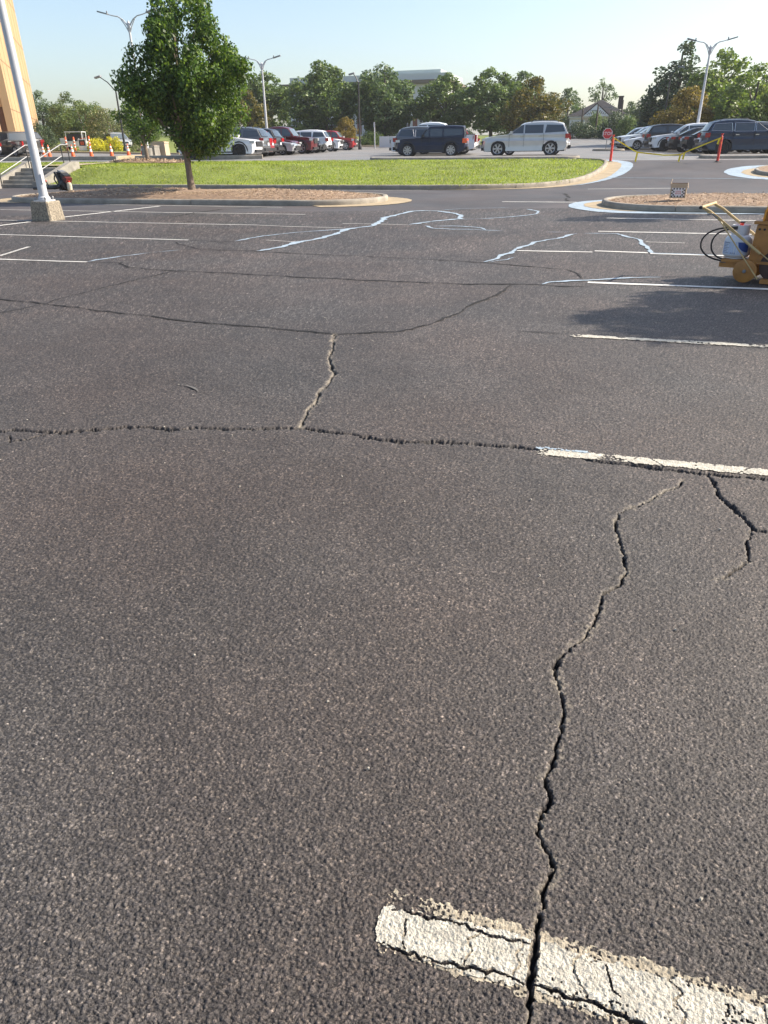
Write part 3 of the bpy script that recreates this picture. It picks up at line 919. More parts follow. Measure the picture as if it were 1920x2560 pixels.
isl1 = island('traffic_island', 'long kerbed island of wood mulch with a tree, left of the aisle', left_isl, 3.2, 0.16, 16000)
right_isl = [tuple(p) for p in resample([(16, 19.15)] + [(16, 23.4)] + arc(1.2, 21.28, 1.75, 90, 270, 14, 2.12), 0.3)]
isl2 = island('traffic_island', 'kerbed mulch island with the checkered box, right of the aisle', right_isl, 2.6, 0.13, 16000)
# sandy gutter aprons and pale blue paint round the kerb noses (flat sheets)
def flat(name, pts, mat, parent, z, zfun=None):
    mb = MB()
    zz = zfun or (lambda p: float(zf(p[1])))
    n = len(pts)
    c = (sum(p[0] for p in pts) / n, sum(p[1] for p in pts) / n)
    me = bpy.data.meshes.new(name)
    me.from_pydata([(p[0], p[1], zz(p) + z) for p in pts], [], [tuple(range(n))])
    finish(me, MAT[mat], None)
    return ob(name, me, parent)
def band(name, inner, outer, mat, parent, z, zfun=None):
    a, b = resample(inner, 0.2), resample(outer, 0.2)
    n = 60
    a = np.stack([np.interp(np.linspace(0, 1, n), np.linspace(0, 1, len(a)), a[:, k]) for k in (0, 1)], 1)
    b = np.stack([np.interp(np.linspace(0, 1, n), np.linspace(0, 1, len(b)), b[:, k]) for k in (0, 1)], 1)
    b = b + rng.normal(0, 0.012, b.shape)
    zz = zfun or (lambda p: float(zf(p[1])))
    vs = [(p[0], p[1], zz(p) + z) for p in a] + [(p[0], p[1], zz(p) + z) for p in b]
    me = bpy.data.meshes.new(name)
    me.from_pydata(vs, [], [(i, n + i, n + i + 1, i + 1) for i in range(n - 1)])
    finish(me, MAT[mat], None)
    return ob(name, me, parent)
band('gutter', arc(-8.7, 21.85, 1.9, -80, 80, 20), arc(-8.55, 21.75, 2.55, -75, 80, 20, 2.35), 'gutter', isl1, 0.012)
band('gutter', arc(-17.9, 21.85, 1.9, 110, 262, 20), arc(-18.4, 21.85, 2.2, 110, 262, 20), 'gutter', isl1, 0.012)
band('gutter', arc(1.2, 21.28, 1.7, 100, 250, 20, 2.05), arc(0.95, 21.28, 1.95, 100, 250, 20, 2.15), 'gutter', isl2, 0.014)
band('blue_coating', arc(1.2, 21.28, 1.85, 95, 262, 20, 2.1) + [(1.5, 19.12), (9, 19.12)], arc(0.6, 21.15, 2.0, 95, 255, 20, 2.5) + [(1.5, 18.88), (9, 18.90)], 'blue', isl2, 0.009)

# lawn -------------------------------------------------------------
lawn_edge = [(-24.6, 28.0), (-6.5, 27.9), (-4.9, 28.35), (-3.4, 29.3), (-2.2, 31.0), (-1.35, 33.5), (-0.95, 36.5), (-0.85, 38.6), (-1.2, 39.7), (-2.4, 40.2)]
def smooth_path(p, it=2):
    for _ in range(it):
        q = [p[0]]
        for a, b in zip(p[:-1], p[1:]):
            q += [(a[0] * 0.75 + b[0] * 0.25, a[1] * 0.75 + b[1] * 0.25), (a[0] * 0.25 + b[0] * 0.75, a[1] * 0.25 + b[1] * 0.75)]
        p = q + [p[-1]]
    return p
lawn_edge = smooth_path(lawn_edge)
lawn_poly = lawn_edge + [(-60, 40.2), (-60, 28.0), (-27.4, 28.0), (-27.4, 31.2), (-24.6, 31.2)]
lu = np.concatenate([np.arange(-60, -27.4, 1.2), [-27.4, -26.5, -25.5], np.arange(-24.6, -6, 0.5), np.arange(-6, -0.5, 0.25)])
lv = np.arange(28.0, 40.6, 0.4)
LU, LV = np.meshgrid(lu, lv)
LZ = zl(LU, LV) - 0.02
nl_, nv_ = len(lu), len(lv)
idx = np.arange(nl_ * nv_).reshape(nv_, nl_)
q4 = np.stack([idx[:-1, :-1], idx[:-1, 1:], idx[1:, 1:], idx[1:, :-1]], -1).reshape(-1, 4)
cx_ = LU.ravel()[q4].mean(1)
cy_ = LV.ravel()[q4].mean(1)
kk = inside(lawn_poly, cx_, cy_)
LP = np.stack([LU, LV, LZ], -1).reshape(-1, 3)
_le = resample(lawn_edge, 0.1)
_ld = np.gradient(_le, axis=0)
_ld /= np.linalg.norm(_ld, axis=1)[:, None]
_li = _le + np.stack([-_ld[:, 1], _ld[:, 0]], 1) * 0.10
_out = ~inside([tuple(p) for p in _li] + [(-60, 40.2), (-60, 28.1)], LP[:, 0], LP[:, 1]) & (LP[:, 0] > -24.5)
for _i in np.where(_out)[0]:
    _k = np.argmin(((_li - LP[_i, :2]) ** 2).sum(1))
    if LP[_i, 1] < 40.3 or _li[_k, 0] > -3: LP[_i, :2] = _li[_k]
LP[:, 2] = zl(LP[:, 0], LP[:, 1]) - 0.02
lawn_o = ob('lawn', np_mesh('lawn', LP, q4[kk], MAT['soil'], True))
tag(lawn_o, 'bright mown green lawn bank between the two parking lots', 'lawn', kind='structure')
kerb_base = lambda p: float(zf(p[1], p[0]))
kerb_run(lawn_edge, lawn_o, seg=3.0, base=kerb_base, height=0.16, width=0.17)
kerb_run([(-60, 28.0), (-27.4, 28.0)], lawn_o, seg=3.0, base=kerb_base)
gm = chips('grass', lawn_poly, 110000, lambda x, y: 0, 0.075, 0.018, 'grass', 0)
gv = np.empty(len(gm.vertices) * 3, np.float32)
gm.vertices.foreach_get('co', gv)
gv = gv.reshape(-1, 4, 3)
gc = gv.mean(1)
n_ = len(gc)
a_ = rng.uniform(0, 2 * np.pi, n_)
hgt = rng.uniform(0.025, 0.07, n_) * (0.7 + 0.7 * vnoise(gc[:, 0], gc[:, 1], 0.7, 8))
wd = rng.uniform(0.008, 0.02, n_)
zz_ = zl(gc[:, 0], gc[:, 1]) - 0.025
lean = rng.normal(0, 0.03, (n_, 2))
dx, dy = np.cos(a_) * wd, np.sin(a_) * wd
gv[:, 0] = np.stack([gc[:, 0] - dx, gc[:, 1] - dy, zz_], 1)
gv[:, 1] = np.stack([gc[:, 0] + dx, gc[:, 1] + dy, zz_], 1)
gv[:, 2] = np.stack([gc[:, 0] + dx * 0.3 + lean[:, 0], gc[:, 1] + dy * 0.3 + lean[:, 1], zz_ + hgt], 1)
gv[:, 3] = np.stack([gc[:, 0] - dx * 0.3 + lean[:, 0], gc[:, 1] - dy * 0.3 + lean[:, 1], zz_ + hgt], 1)
gm.vertices.foreach_set('co', gv.ravel())
tag(ob('grass', gm), 'short bright green grass covering the lawn bank', 'grass', kind='stuff')
# tan gutter and blue paint at the right nose of the lawn
nose = [p for p in lawn_edge if p[0] > -9.0]
nn = np.array(nose)
dn_ = np.gradient(nn, axis=0)
dn_ /= np.linalg.norm(dn_, axis=1)[:, None]
rt = np.stack([dn_[:, 1], -dn_[:, 0]], 1)
wg = np.interp(np.linspace(0, 1, len(nn)), [0, 0.15, 0.5, 1], [0.05, 0.35, 0.62, 0.62])
band('gutter', [tuple(p) for p in nn + rt * 0.0], [tuple(p) for p in nn + rt * wg[:, None]], 'gutter', lawn_o, 0.012)
wb = np.interp(np.linspace(0, 1, len(nn)), [0, 0.3, 0.55, 1], [0.05, 0.45, 1.1, 1.25])
band('blue_coating', [tuple(p) for p in nn[6:] + rt[6:] * (wg[6:, None] - 0.05)], [tuple(p) for p in nn[6:] + rt[6:] * wb[6:, None]], 'blue', lawn_o, 0.008)
# walk from the stairs to the upper lot, mulch ring
flat_pts = [(-27.2, 31.3), (-25.0, 31.3), (-25.6, 34.0), (-27.6, 41.2), (-30.0, 41.2), (-27.8, 34.0)]
wb_ = MB()
wa, wc_ = resample([(-27.2, 31.25), (-27.8, 34.0), (-30.2, 41.2)], 0.5), resample([(-25.0, 31.25), (-25.9, 34.0), (-28.4, 41.2)], 0.5)
nw = min(len(wa), len(wc_))
wb_.add([(p[0], p[1], float(zl(*p)) + 0.03) for p in wa[:nw]] + [(p[0], p[1], float(zl(*p)) + 0.03) for p in wc_[:nw]], [(i, nw + i, nw + i + 1, i + 1) for i in range(nw - 1)])
o = wb_.build('footpath', MAT['walk'], None, smooth=True)
tag(o, 'tan concrete footpath crossing the lawn above the steps', 'footpath', kind='structure')
ringp = arc(-25.3, 37.4, 2.3, 0, 345, 23, 1.5)
mr = MB()
for k, r in enumerate((1.0, 0.7, 0.35)):
    for p in ringp:
        x, y = -25.3 + (p[0] + 25.3) * r, 37.4 + (p[1] - 37.4) * r
        mr.v.append((x, y, float(zl(x, y)) + 0.03 + 0.09 * (1 - r * r)))
for k in range(2):
    for i in range(24): mr.f.append((k * 24 + i, k * 24 + (i + 1) % 24, (k + 1) * 24 + (i + 1) % 24, (k + 1) * 24 + i))
mr.f.append(tuple(48 + i for i in range(24)))
o = mr.build('mulch_ring', MAT['mulch_bed'], None, smooth=True)
tag(o, 'ring of brown mulch round the young lawn tree', 'mulch', kind='structure')
m = chips('mulch', ringp, 1500, lambda x, y: float(zl(x, y)) + 0.05 + 0.09 * (1 - ((x + 25.3) / 2.3) ** 2 - ((y - 37.4) / 1.5) ** 2), 0.12, 0.03, 'mulch', 0.01)
tag(ob('mulch', m, o), kind='stuff')

def kerb_island(name, label, outline, height, top_mat='kerb', group=None, inset=0.15):
    e = empty(name, (0, 0, 0))
    tag(e, label, 'traffic island', group, kind='structure')
    zz = lambda p: float(zf(p[1], p[0]))
    kerb_run(outline + [outline[0]], e, height=height, seg=2.8, base=zz)
    p = np.array(outline)
    q = []
    for i in range(len(p)):
        d = p[(i + 1) % len(p)] - p[i - 1]
        d /= np.linalg.norm(d)
        q.append(p[i] + np.array([-d[1], d[0]]) * inset)
    flat('island_top', [tuple(x) for x in q], top_mat, e, height - 0.012, zz)
    return e
def stadium(u0, u1, v0, v1, rot=0.0):
    r = (v1 - v0) / 2
    pts = arc(u1 - r, v0 + r, r, -90, 90, 10) + arc(u0 + r, v0 + r, r, 90, 270, 10)
    c = ((u0 + u1) / 2, (v0 + v1) / 2)
    ca, sa = math.cos(R(rot)), math.sin(R(rot))
    return [tuple(p) for p in resample([(c[0] + (x - c[0]) * ca - (y - c[1]) * sa, c[1] + (x - c[0]) * sa + (y - c[1]) * ca) for x, y in pts], 0.3)]
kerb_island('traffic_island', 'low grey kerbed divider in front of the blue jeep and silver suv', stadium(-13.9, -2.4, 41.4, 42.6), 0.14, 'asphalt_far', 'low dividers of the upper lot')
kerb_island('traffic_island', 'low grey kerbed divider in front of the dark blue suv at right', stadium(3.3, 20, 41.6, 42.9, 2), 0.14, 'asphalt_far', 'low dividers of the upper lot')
ri = kerb_island('traffic_island', 'kerbed island corner ringed with blue paint at the far right edge', stadium(5.0, 20, 33.4, 37.0), 0.15, 'mulch_bed')
rr = stadium(5.0, 20, 33.4, 37.0)
band('gutter', arc(6.8, 35.2, 1.78, 95, 265, 20), arc(6.6, 35.2, 2.05, 95, 265, 20), 'gutter', ri, 0.012, lambda p: float(zf(p[1], p[0])))
band('blue_coating', arc(6.8, 35.2, 1.9, 95, 265, 20) + [(12, 33.35)], arc(6.2, 35.3, 2.3, 95, 265, 20, 2.6) + [(12, 33.1)], 'blue', ri, 0.008, lambda p: float(zf(p[1], p[0])))
ke = empty('kerb_wall', (0, 0, 0))
tag(ke, 'grey concrete kerb along the upper lot above the lawn', 'kerb', kind='structure')
zz2 = lambda p: float(zf(p[1], p[0]))
kerb_run([(-62, 43.3), (-31.6, 43.3)], ke, height=0.23, width=0.22, seg=6, base=zz2)
kerb_run([(-30.2, 43.3), (-22.6, 43.3), (-21.4, 43.7)], ke, height=0.23, width=0.22, seg=6, base=zz2)
kerb_run([(-31.6, 43.3), (-31.6, 46.5)], ke, height=0.21, width=0.2, seg=6, base=zz2, mat='gutter')
# verge behind the street on the left
vb = MB()
sheet(vb, list(np.linspace(-110, -36, 20)), list(np.linspace(58.5, 100, 16)), lambda u, v: float(zf(v, u)) + 0.04 + 0.16 * float(sstep(58.5, 63, v)))
o = vb.build('verge', MAT['soil'], None, smooth=True)
tag(o, 'grass verge with flower beds behind the street at left', 'verge', kind='structure')
kerb_run([(-90, 58.4), (-36.2, 58.4), (-35.6, 62)], o, height=0.15, seg=6, base=zz2, mat='gutter')
tb = MB()
sheet(tb, list(np.linspace(-80, -9.5, 24)), list(np.linspace(84, 110, 8)), lambda u, v: float(zf(v, u)) + 0.05)
sheet(tb, list(np.linspace(4.5, 60, 18)), list(np.linspace(72, 110, 10)), lambda u, v: float(zf(v, u)) + 0.06)
o = tb.build('verge', MAT['soil'], None, smooth=True)
tag(o, 'grass strip under the row of trees behind the upper lot', 'verge', kind='structure')
kerb_run([(-80, 83.9), (-9.5, 83.9), (-9.4, 110)], o, height=0.15, seg=8, base=zz2, mat='gutter')
# stall lines of the upper lot
for i in range(12):
    for u0, u1 in ((-27.5, -22.5), (-13.5, -8.6), (3.0, 9)):
        v = 46.6 + 2.74 * i
        du = -0.14 * (v - 45)
        a, b = (u0 + du, v - 0.1), (u1 + du, v + 0.6)
        ribbon('painted_line', [a, b], 0.05, 'paint', far_o, 0.01, 0.5, 0.002, 0.05, zfun=zz2, taper=False)
ribbon('painted_line', [at(1290, 416, 0.62), at(1920, 414, 0.62)], 0.05, 'blue_thin', lot_o, 0.012, 0.4, 0.004, 0.1, zfun=zz2, taper=False)

# ------------------------------------------------------------------ stairs, rails, retaining post
st = empty('concrete_steps', (-26.0, 28.15, 0.0))
tag(st, 'five concrete steps with sloping side walls up the lawn bank', 'steps')
for i in range(5):
    MB().box((0, 0.2 + 0.42 * i + (2.6 - 0.42 * i) / 2 - 0.2, 0.15 * (i + 1) / 2), (2.15, 2.6 - 0.42 * i, 0.15 * (i + 1) + 0.0)).build('step', MAT['concrete'], st)
for sx in (-1, 1):
    MB().prism([(-0.25, -0.05), (2.75, -0.05), (2.75, 1.0), (2.2, 1.0), (0.0, 0.28), (-0.25, 0.28)], sx * 1.08, sx * 1.36, lambda p, t: (t, p[0], p[1])).build('side_wall', MAT['concrete'], st)
def rail(name, label, x, v0, v1, z0, z1, h, ext, loc):
    e = empty(name, loc)
    tag(e, label, 'handrail', 'handrails of the concrete steps')
    top0, top1 = (x, v0, z0 + h), (x, v1, z1 + h)
    MB().tube([(x, v0 - ext, z0 + h), top0, top1, (x, v1 + 0.45, z1 + h)], 0.026, 8).build('top_rail', MAT['grey_steel'], e, smooth=40)
    m0 = ((z0 + z1) / 2)
    MB().tube([(x, v0 + 0.1, z0 + h * 0.5 + 0.05), (x, v1 - 0.05, z1 + h * 0.5)], 0.022, 8).build('middle_rail', MAT['grey_steel'], e, smooth=40)
    for (v, z) in ((v0 - ext, z0), (v0 + 0.05, z0), (v1, z1), (v1 + 0.45, z1)):
        MB().tube([(x, v, z - 0.1), (x, v, z + h)], 0.024, 8).build('post', MAT['black_steel'], e, smooth=40)
    return e
rail('handrail', 'grey steel handrail on the left side of the steps', -0.95, 0.1, 2.1, 0.02, 0.75, 0.95, 0.75, (-26.0, 28.15, 0.0))
rail('handrail', 'grey steel handrail on the right side of the steps', 0.95, 0.3, 2.2, 0.12, 0.78, 0.92, 0.2, (-26.0, 28.15, 0.0))
rp = empty('gate_post', (-26.75, 27.25, 0))
tag(rp, 'brown steel post on a concrete block at the left picture edge', 'post')
MB().box((0, 0, 0.16), (0.75, 0.8, 0.32), taper=0.94).build('block', MAT['concrete'], rp)
MB().box((0, 0, 0.75), (0.42, 0.42, 0.86)).box((0, 0, 1.2), (0.48, 0.48, 0.05)).build('column', M('brown_paint', (0.085, 0.055, 0.04), 0.5, var=0.2), rp)

# ------------------------------------------------------------------ near light pole on its concrete foot
lp = empty('light_pole', (-13.08, 14.93, 0), R(2))
tag(lp, 'tall white light pole on a square pebbly concrete base', 'light pole')
fb = MB()
prof = [(0.275, -0.02), (0.272, 0.02), (0.245, 0.40), (0.235, 0.42)]
vs, fs = [], []
for r_, z_ in prof:
    for sx, sy in ((-1, -1), (1, -1), (1, 1), (-1, 1)):
        ch = 0.03
        for a, b in (((sx * r_, sy * (r_ - ch)), (sx * (r_ - ch), sy * r_)) if sx * sy < 0 and False else ((sx * r_, sy * (r_ - ch)), (sx * (r_ - ch), sy * r_)),):
            pr = [a, b]
            if (sx, sy) in ((-1, -1), (1, 1)):
                vs += [(*pr[0], z_), (*pr[1], z_)]
            else:
                vs += [(*pr[1], z_), (*pr[0], z_)]
m8 = 8
for i in range(len(prof) - 1):
    for k in range(m8): fs.append((i * m8 + k, i * m8 + (k + 1) % m8, (i + 1) * m8 + (k + 1) % m8, (i + 1) * m8 + k))
fs.append(tuple(range((len(prof) - 1) * m8, len(prof) * m8)))
fb.add(vs, fs)
fb.build('concrete_base', MAT['exposed'], lp)
bp = MB().box((0, 0, 0.434), (0.34, 0.34, 0.03)).build('base_plate', MAT['white_steel'], lp)
for sx, sy in ((-1, -1), (1, -1), (1, 1), (-1, 1)):
    MB().lathe([(0.022, 0.445), (0.022, 0.50), (0.012, 0.52)], 8, Matrix.Translation((sx * 0.135, sy * 0.135, 0))).build('anchor_bolt', MAT['grey_steel'], bp)
MB().lathe([(0.14, 0.448), (0.135, 0.50), (0.108, 0.53), (0.104, 0.58)], 24).build('base_collar', MAT['white_steel'], lp, smooth=35)
pb = MB()
pb.tube([(0, 0, 0.46), (-0.02, 0, 3), (-0.07, 0, 9.0)], [0.102, 0.090, 0.06], 28)
pb.build('pole', MAT['white_steel'], lp, smooth=40)
MB().box((0.092, -0.03, 0.90), (0.03, 0.09, 0.2)).build('hand_hole_cover', MAT['white_steel'], lp)
for sx in (-1, 1):
    MB().tube([(-0.07, 0, 8.5), (-0.07 + sx * 0.5, 0, 9.1), (-0.07 + sx * 1.2, 0, 9.25)], [0.04, 0.035, 0.03], 10).build('arm', MAT['white_steel'], lp, smooth=40)
    MB().box((-0.07 + sx * 1.55, 0, 9.28), (0.7, 0.28, 0.09)).build('lamp_head', MAT['grey_steel'], lp)

# ------------------------------------------------------------------ trees
def leaves(name, c, nrm, L, W, mat, seed=1, droop=0.0):
    r = np.random.default_rng(seed)
    n = len(c)
    d = nrm + r.normal(0, 0.75, (n, 3))
    d /= np.linalg.norm(d, axis=1)[:, None] + 1e-9
    t = r.normal(0, 1, (n, 3))
    t[:, 2] -= droop
    t -= d * (t * d).sum(1)[:, None]
    t /= np.linalg.norm(t, axis=1)[:, None] + 1e-9
    b = np.cross(d, t)
    l = (L * r.uniform(0.5, 1.5, n))[:, None]
    w = (W * r.uniform(0.6, 1.35, n))[:, None]
    v = np.stack([c - t * l / 2, c + b * w / 2 - t * l * 0.08, c + t * l / 2, c - b * w / 2 - t * l * 0.08], 1).reshape(-1, 3)
    return np_mesh(name, v, np.arange(len(v)).reshape(-1, 4), MAT[mat])
def tree_data(seed, H, prof, nclump, nleaf, L, mat, trunk_r=0.12, trunk_top=None, clump_r=0.5, bark='bark', limbs=9, W=None, squash=0.8, lean=(0, 0), nstem=1, droop=0.3, shell=0.45):
    """prof: (height, radius) pairs in metres. Returns (trunk mesh, crown mesh)"""
    r = np.random.default_rng(seed)
    hz = np.array([p[0] for p in prof], float)
    hr = np.array([p[1] for p in prof], float)
    grid = np.linspace(hz[0], hz[-1], 60)
    rad = np.interp(grid, hz, hr)
    cdf = np.cumsum(rad ** 1.6 + 1e-6)
    cdf /= cdf[-1]
    cl = []
    for i in range(nclump):
        z = np.interp(r.random(), cdf, grid)
        rr = np.interp(z, hz, hr)
        a = r.uniform(0, 2 * np.pi)
        lump = 1 + 0.16 * np.sin(3 * a + seed) + 0.12 * np.sin(5 * a + z * 2 + seed)
        q = max(0, rr * lump - clump_r * 0.6) * math.sqrt(r.uniform(0.25, 1.0)) 
        fz = (z - hz[0]) / (hz[-1] - hz[0] + 1e-6)
        cl.append((q * math.cos(a) + lean[0] * z / H, q * math.sin(a) + lean[1] * z / H, z, clump_r * r.uniform(0.6, 1.25) * (1 - 0.35 * fz)))
    cl = np.array(cl)
    cl[:, 0] -= cl[:, 0].mean() - lean[0] * 0.5
    cl[:, 1] -= cl[:, 1].mean() - lean[1] * 0.5
    wts = cl[:, 3] ** 2
    k = r.choice(len(cl), nleaf, p=wts / wts.sum())
    d = r.normal(0, 1, (nleaf, 3))
    d /= np.linalg.norm(d, axis=1)[:, None]
    rr = r.uniform(shell, 1.0, nleaf) ** 0.7 + np.abs(r.normal(0, 0.10, nleaf))
    c = cl[k, :3] + d * (cl[k, 3] * rr)[:, None] * np.array([1, 1, squash])
    crown = leaves('crown', c, d * 0.8 + np.array([0, 0, 0.35]), L, W or L * 0.75, mat, seed, droop)
    mb = MB()
    tt = trunk_top or (hz[0] + (hz[-1] - hz[0]) * 0.6)
    wob = lambda z: (lean[0] * z / H + 0.04 * math.sin(z * 1.3 + seed), lean[1] * z / H + 0.04 * math.cos(z * 1.1 + seed))
    zs = np.linspace(-0.08, tt, 9)
    mb.tube([(*wob(z), z) for z in zs], [trunk_r * (1.35 if i == 0 else 1.0) * (1 - 0.75 * max(0, z) / tt) + 0.01 for i, z in enumerate(zs)], 9)
    order = r.permutation(len(cl))[:limbs]
    for i in order:
        e = cl[i]
        z0 = min(max(hz[0] * 0.75, e[2] - r.uniform(0.25, 0.5) * (hz[-1] - hz[0])), tt * 0.92)
        s = Vector((*wob(z0), z0))
        m_ = Vector((s.x * 0.5 + e[0] * 0.5, s.y * 0.5 + e[1] * 0.5, z0 * 0.35 + e[2] * 0.65))
        r0 = trunk_r * (1 - 0.75 * z0 / tt) * 0.55 + 0.008
        mb.tube([s, m_, Vector(e[:3])], [r0, r0 * 0.55, r0 * 0.15], 6)
    for s_ in range(1, nstem):
        a = s_ * 2.4
        mb.tube([(0.1 * math.cos(a), 0.1 * math.sin(a), -0.05), (0.35 * math.cos(a), 0.35 * math.sin(a), hz[0]), (0.8 * math.cos(a), 0.8 * math.sin(a), tt)], [trunk_r * 0.8, trunk_r * 0.6, 0.02], 7)
    return mb.mesh('trunk', MAT[bark], 50), crown
def place_tree(name, label, cat, data, loc, rz=0.0, sc=(1, 1, 1), group=None):
    e = empty(name, loc, rz)
    e.scale = sc
    tag(e, label, cat, group)
    ob('trunk', data[0], e)
    ob('crown', data[1], e)
    return e
T = {}
T['main'] = tree_data(3, 5.3, [(1.35, 0.6), (1.7, 1.15), (2.1, 1.75), (2.6, 2.25), (3.0, 2.3), (3.6, 2.15), (4.2, 1.75), (4.8, 1.25), (5.2, 0.9), (5.45, 0.5)], 150, 42000, 0.10, 'leaf', 0.115, 4.9, 0.50, 'bark', 34, 0.082, 0.85, shell=0.30)
t_main = place_tree('shade_tree', 'dense green tree with slender pale trunk on the left mulch island', 'tree', T['main'], (-13.5, 22.2, 0.2), R(20))
t_main.scale = (0.88, 0.88, 1.0)
for _k in kids(t_main):
    if _k.name.startswith('crown'): _k.location = (0.42, 0.0, 0.0)
T['young'] = tree_data(8, 3.9, [(1.1, 0.4), (1.6, 1.1), (2.4, 1.4), (3.2, 0.9), (3.9, 0.2)], 55, 5000, 0.12, 'leaf', 0.10, 3.2, 0.42, 'bark', 10)
place_tree('shade_tree', 'younger tree in a mulch ring on the lawn, half hidden behind the larger tree', 'tree', T['young'], (-25.3, 37.4, float(zl(-25.3, 37.4)) + 0.05))
T['slim'] = tree_data(9, 5.4, [(3.5, 0.4), (4.0, 1.0), (4.6, 1.1), (5.1, 0.7), (5.5, 0.2)], 40, 5000, 0.10, 'leaf', 0.08, 4.8, 0.35, 'bark', 8, shell=0.25)
oakp = [(1.6, 1.6), (2.6, 3.0), (4.2, 3.7), (5.8, 3.5), (7.2, 2.6), (8.3, 1.4), (9.0, 0.4)]
T['oakA'] = tree_data(21, 9, oakp, 130, 15000, 0.28, 'leaf_oak', 0.20, 7.0, 0.95, 'bark_dark', 24, 0.22)
T['oakB'] = tree_data(22, 9, [(1.4, 1.5), (2.4, 3.2), (4.0, 3.9), (5.5, 3.4), (6.8, 2.9), (8.2, 1.2), (9.0, 0.5)], 130, 15000, 0.28, 'leaf_oak2', 0.22, 7.0, 1.0, 'bark_dark', 24, 0.22)
T['oakC'] = tree_data(23, 9, [(1.8, 1.2), (3.0, 2.6), (4.6, 3.3), (6.2, 3.1), (7.6, 2.1), (9.0, 0.5)], 120, 14000, 0.28, 'leaf_oak', 0.2, 7.0, 0.9, 'bark_dark', 22, 0.22)
T['gold'] = tree_data(31, 6, [(0.6, 1.6), (1.6, 2.6), (2.8, 2.8), (4.2, 2.2), (5.3, 1.2), (6.0, 0.3)], 90, 11000, 0.22, 'leaf_gold', 0.15, 4.5, 0.8, 'bark_dark', 14, 0.16)
T['rust'] = tree_data(32, 6, [(0.8, 1.5), (1.8, 2.7), (3.0, 3.0), (4.4, 2.5), (5.4, 1.4), (6.0, 0.3)], 90, 11000, 0.22, 'leaf_rust', 0.15, 4.5, 0.8, 'bark_dark', 14, 0.16)
T['ever'] = tree_data(33, 10, [(0.8, 2.6), (2.4, 3.0), (4.2, 2.9), (6.0, 2.3), (7.8, 1.6), (9.2, 1.0), (10, 0.3)], 140, 16000, 0.28, 'leaf_dark', 0.22, 9.0, 0.85, 'bark_dark', 26, 0.20)
T['bright'] = tree_data(34, 8, [(1.2, 1.8), (2.4, 3.2), (4.0, 3.6), (5.6, 3.0), (7.0, 1.9), (8.0, 0.4)], 110, 13000, 0.26, 'leaf_bright', 0.2, 6.5, 0.9, 'bark_dark', 22, 0.2)
T['far'] = tree_data(35, 9, [(0.8, 2.4), (2.6, 3.6), (4.6, 3.8), (6.6, 2.8), (8.2, 1.4), (9.0, 0.3)], 80, 5000, 0.42, 'leaf_oak2', 0.2, 7.0, 1.1, 'bark_dark', 12, 0.3)
T['sparse'] = tree_data(36, 9, [(2.6, 0.8), (4.0, 2.0), (5.5, 2.6), (7.2, 2.0), (8.4, 1.2), (9.2, 0.4)], 46, 1500, 0.34, 'leaf_oak2', 0.16, 8.4, 0.7, 'bark_dark', 34, 0.2)
T['crepe'] = tree_data(37, 6, [(1.4, 1.6), (2.4, 2.6), (3.6, 3.0), (4.8, 2.2), (6.0, 0.5)], 90, 10000, 0.19, 'leaf_oak', 0.1, 4.5, 0.75, 'bark', 14, 0.13, nstem=3)
T['flower'] = tree_data(38, 6, [(0.5, 2.0), (1.6, 2.8), (3.0, 3.0), (4.6, 2.3), (6.0, 0.6)], 90, 10000, 0.19, 'leaf_flower', 0.1, 4.5, 0.75, 'bark', 14, 0.13, nstem=3)
T['leftdark'] = tree_data(39, 7, [(0.6, 2.0), (2.0, 2.8), (3.6, 3.0), (5.2, 2.4), (7.0, 0.5)], 100, 12000, 0.19, 'leaf_oak2', 0.15, 5.5, 0.8, 'bark_dark', 16, 0.14)
def zg(u, v): return float(zf(v, u))
def tree_px(key, Hd, px, pytop, v, label, name='tree', group=None, wscale=1.0, rz=0.0):
    u, _, zt = at_v(px, pytop, v)
    z0 = zg(u, v)
    k = (zt - z0) / Hd
    return place_tree(name, label, 'tree', T[key], (u, v, z0 - 0.05), rz, (k * wscale * 1.22, k * wscale * 1.22, k), group)
G1 = 'row of trees behind the upper lot'
tree_px('oakC', 9, 655, 172, 92, 'leafy green tree behind the centre lamp post, left of the pale office building', 'shade_tree', G1, 1.0, 0.4)
tree_px('oakA', 9, 808, 150, 90, 'tall green tree covering the left end of the pale office building', 'shade_tree', G1, 1.05, 2.0)
tree_px('oakB', 9, 962, 150, 92, 'tall green tree just right of the black lamp post', 'shade_tree', G1, 1.05, 1.0)
tree_px('oakA', 9, 1118, 182, 93, 'green tree behind the dark blue jeep, at the right end of the office building', 'shade_tree', G1, 1.1, 4.0)
tree_px('oakC', 9, 1235, 165, 91, 'green tree left of the rust tinged tree', 'shade_tree', G1, 1.15, 3.0)
tree_px('rust', 6, 1340, 195, 84, 'rounded dark tree with rust gold leaf tips behind the silver suv', 'shade_tree', G1, 1.0, 0.5)
tree_px('far', 9, 1310, 172, 125, 'pale distant tree peeping over the rust tinged tree', 'shade_tree', None, 1.0, 0.3)
tree_px('far', 9, 1425, 215, 122, 'distant green tree between rust tinged tree and cream house', 'shade_tree', None, 0.9, 1.3)
tree_px('rust', 6, 615, 228, 84, 'rust brown tree half hidden by the near green tree', 'shade_tree', None, 0.9, 1.1)
tree_px('oakC', 9, 740, 300, 86, 'small round green tree in front of the office row at left', 'shade_tree', None, 1.2, 2.1)
tree_px('gold', 6, 862, 290, 85, 'small yellowish tree beside the black lamp post', 'shade_tree', None, 0.9, 0.1)
tree_px('sparse', 9, 1512, 192, 128, 'thin half bare tree rising behind the cream house roof', 'shade_tree', None, 0.9, 0.6)
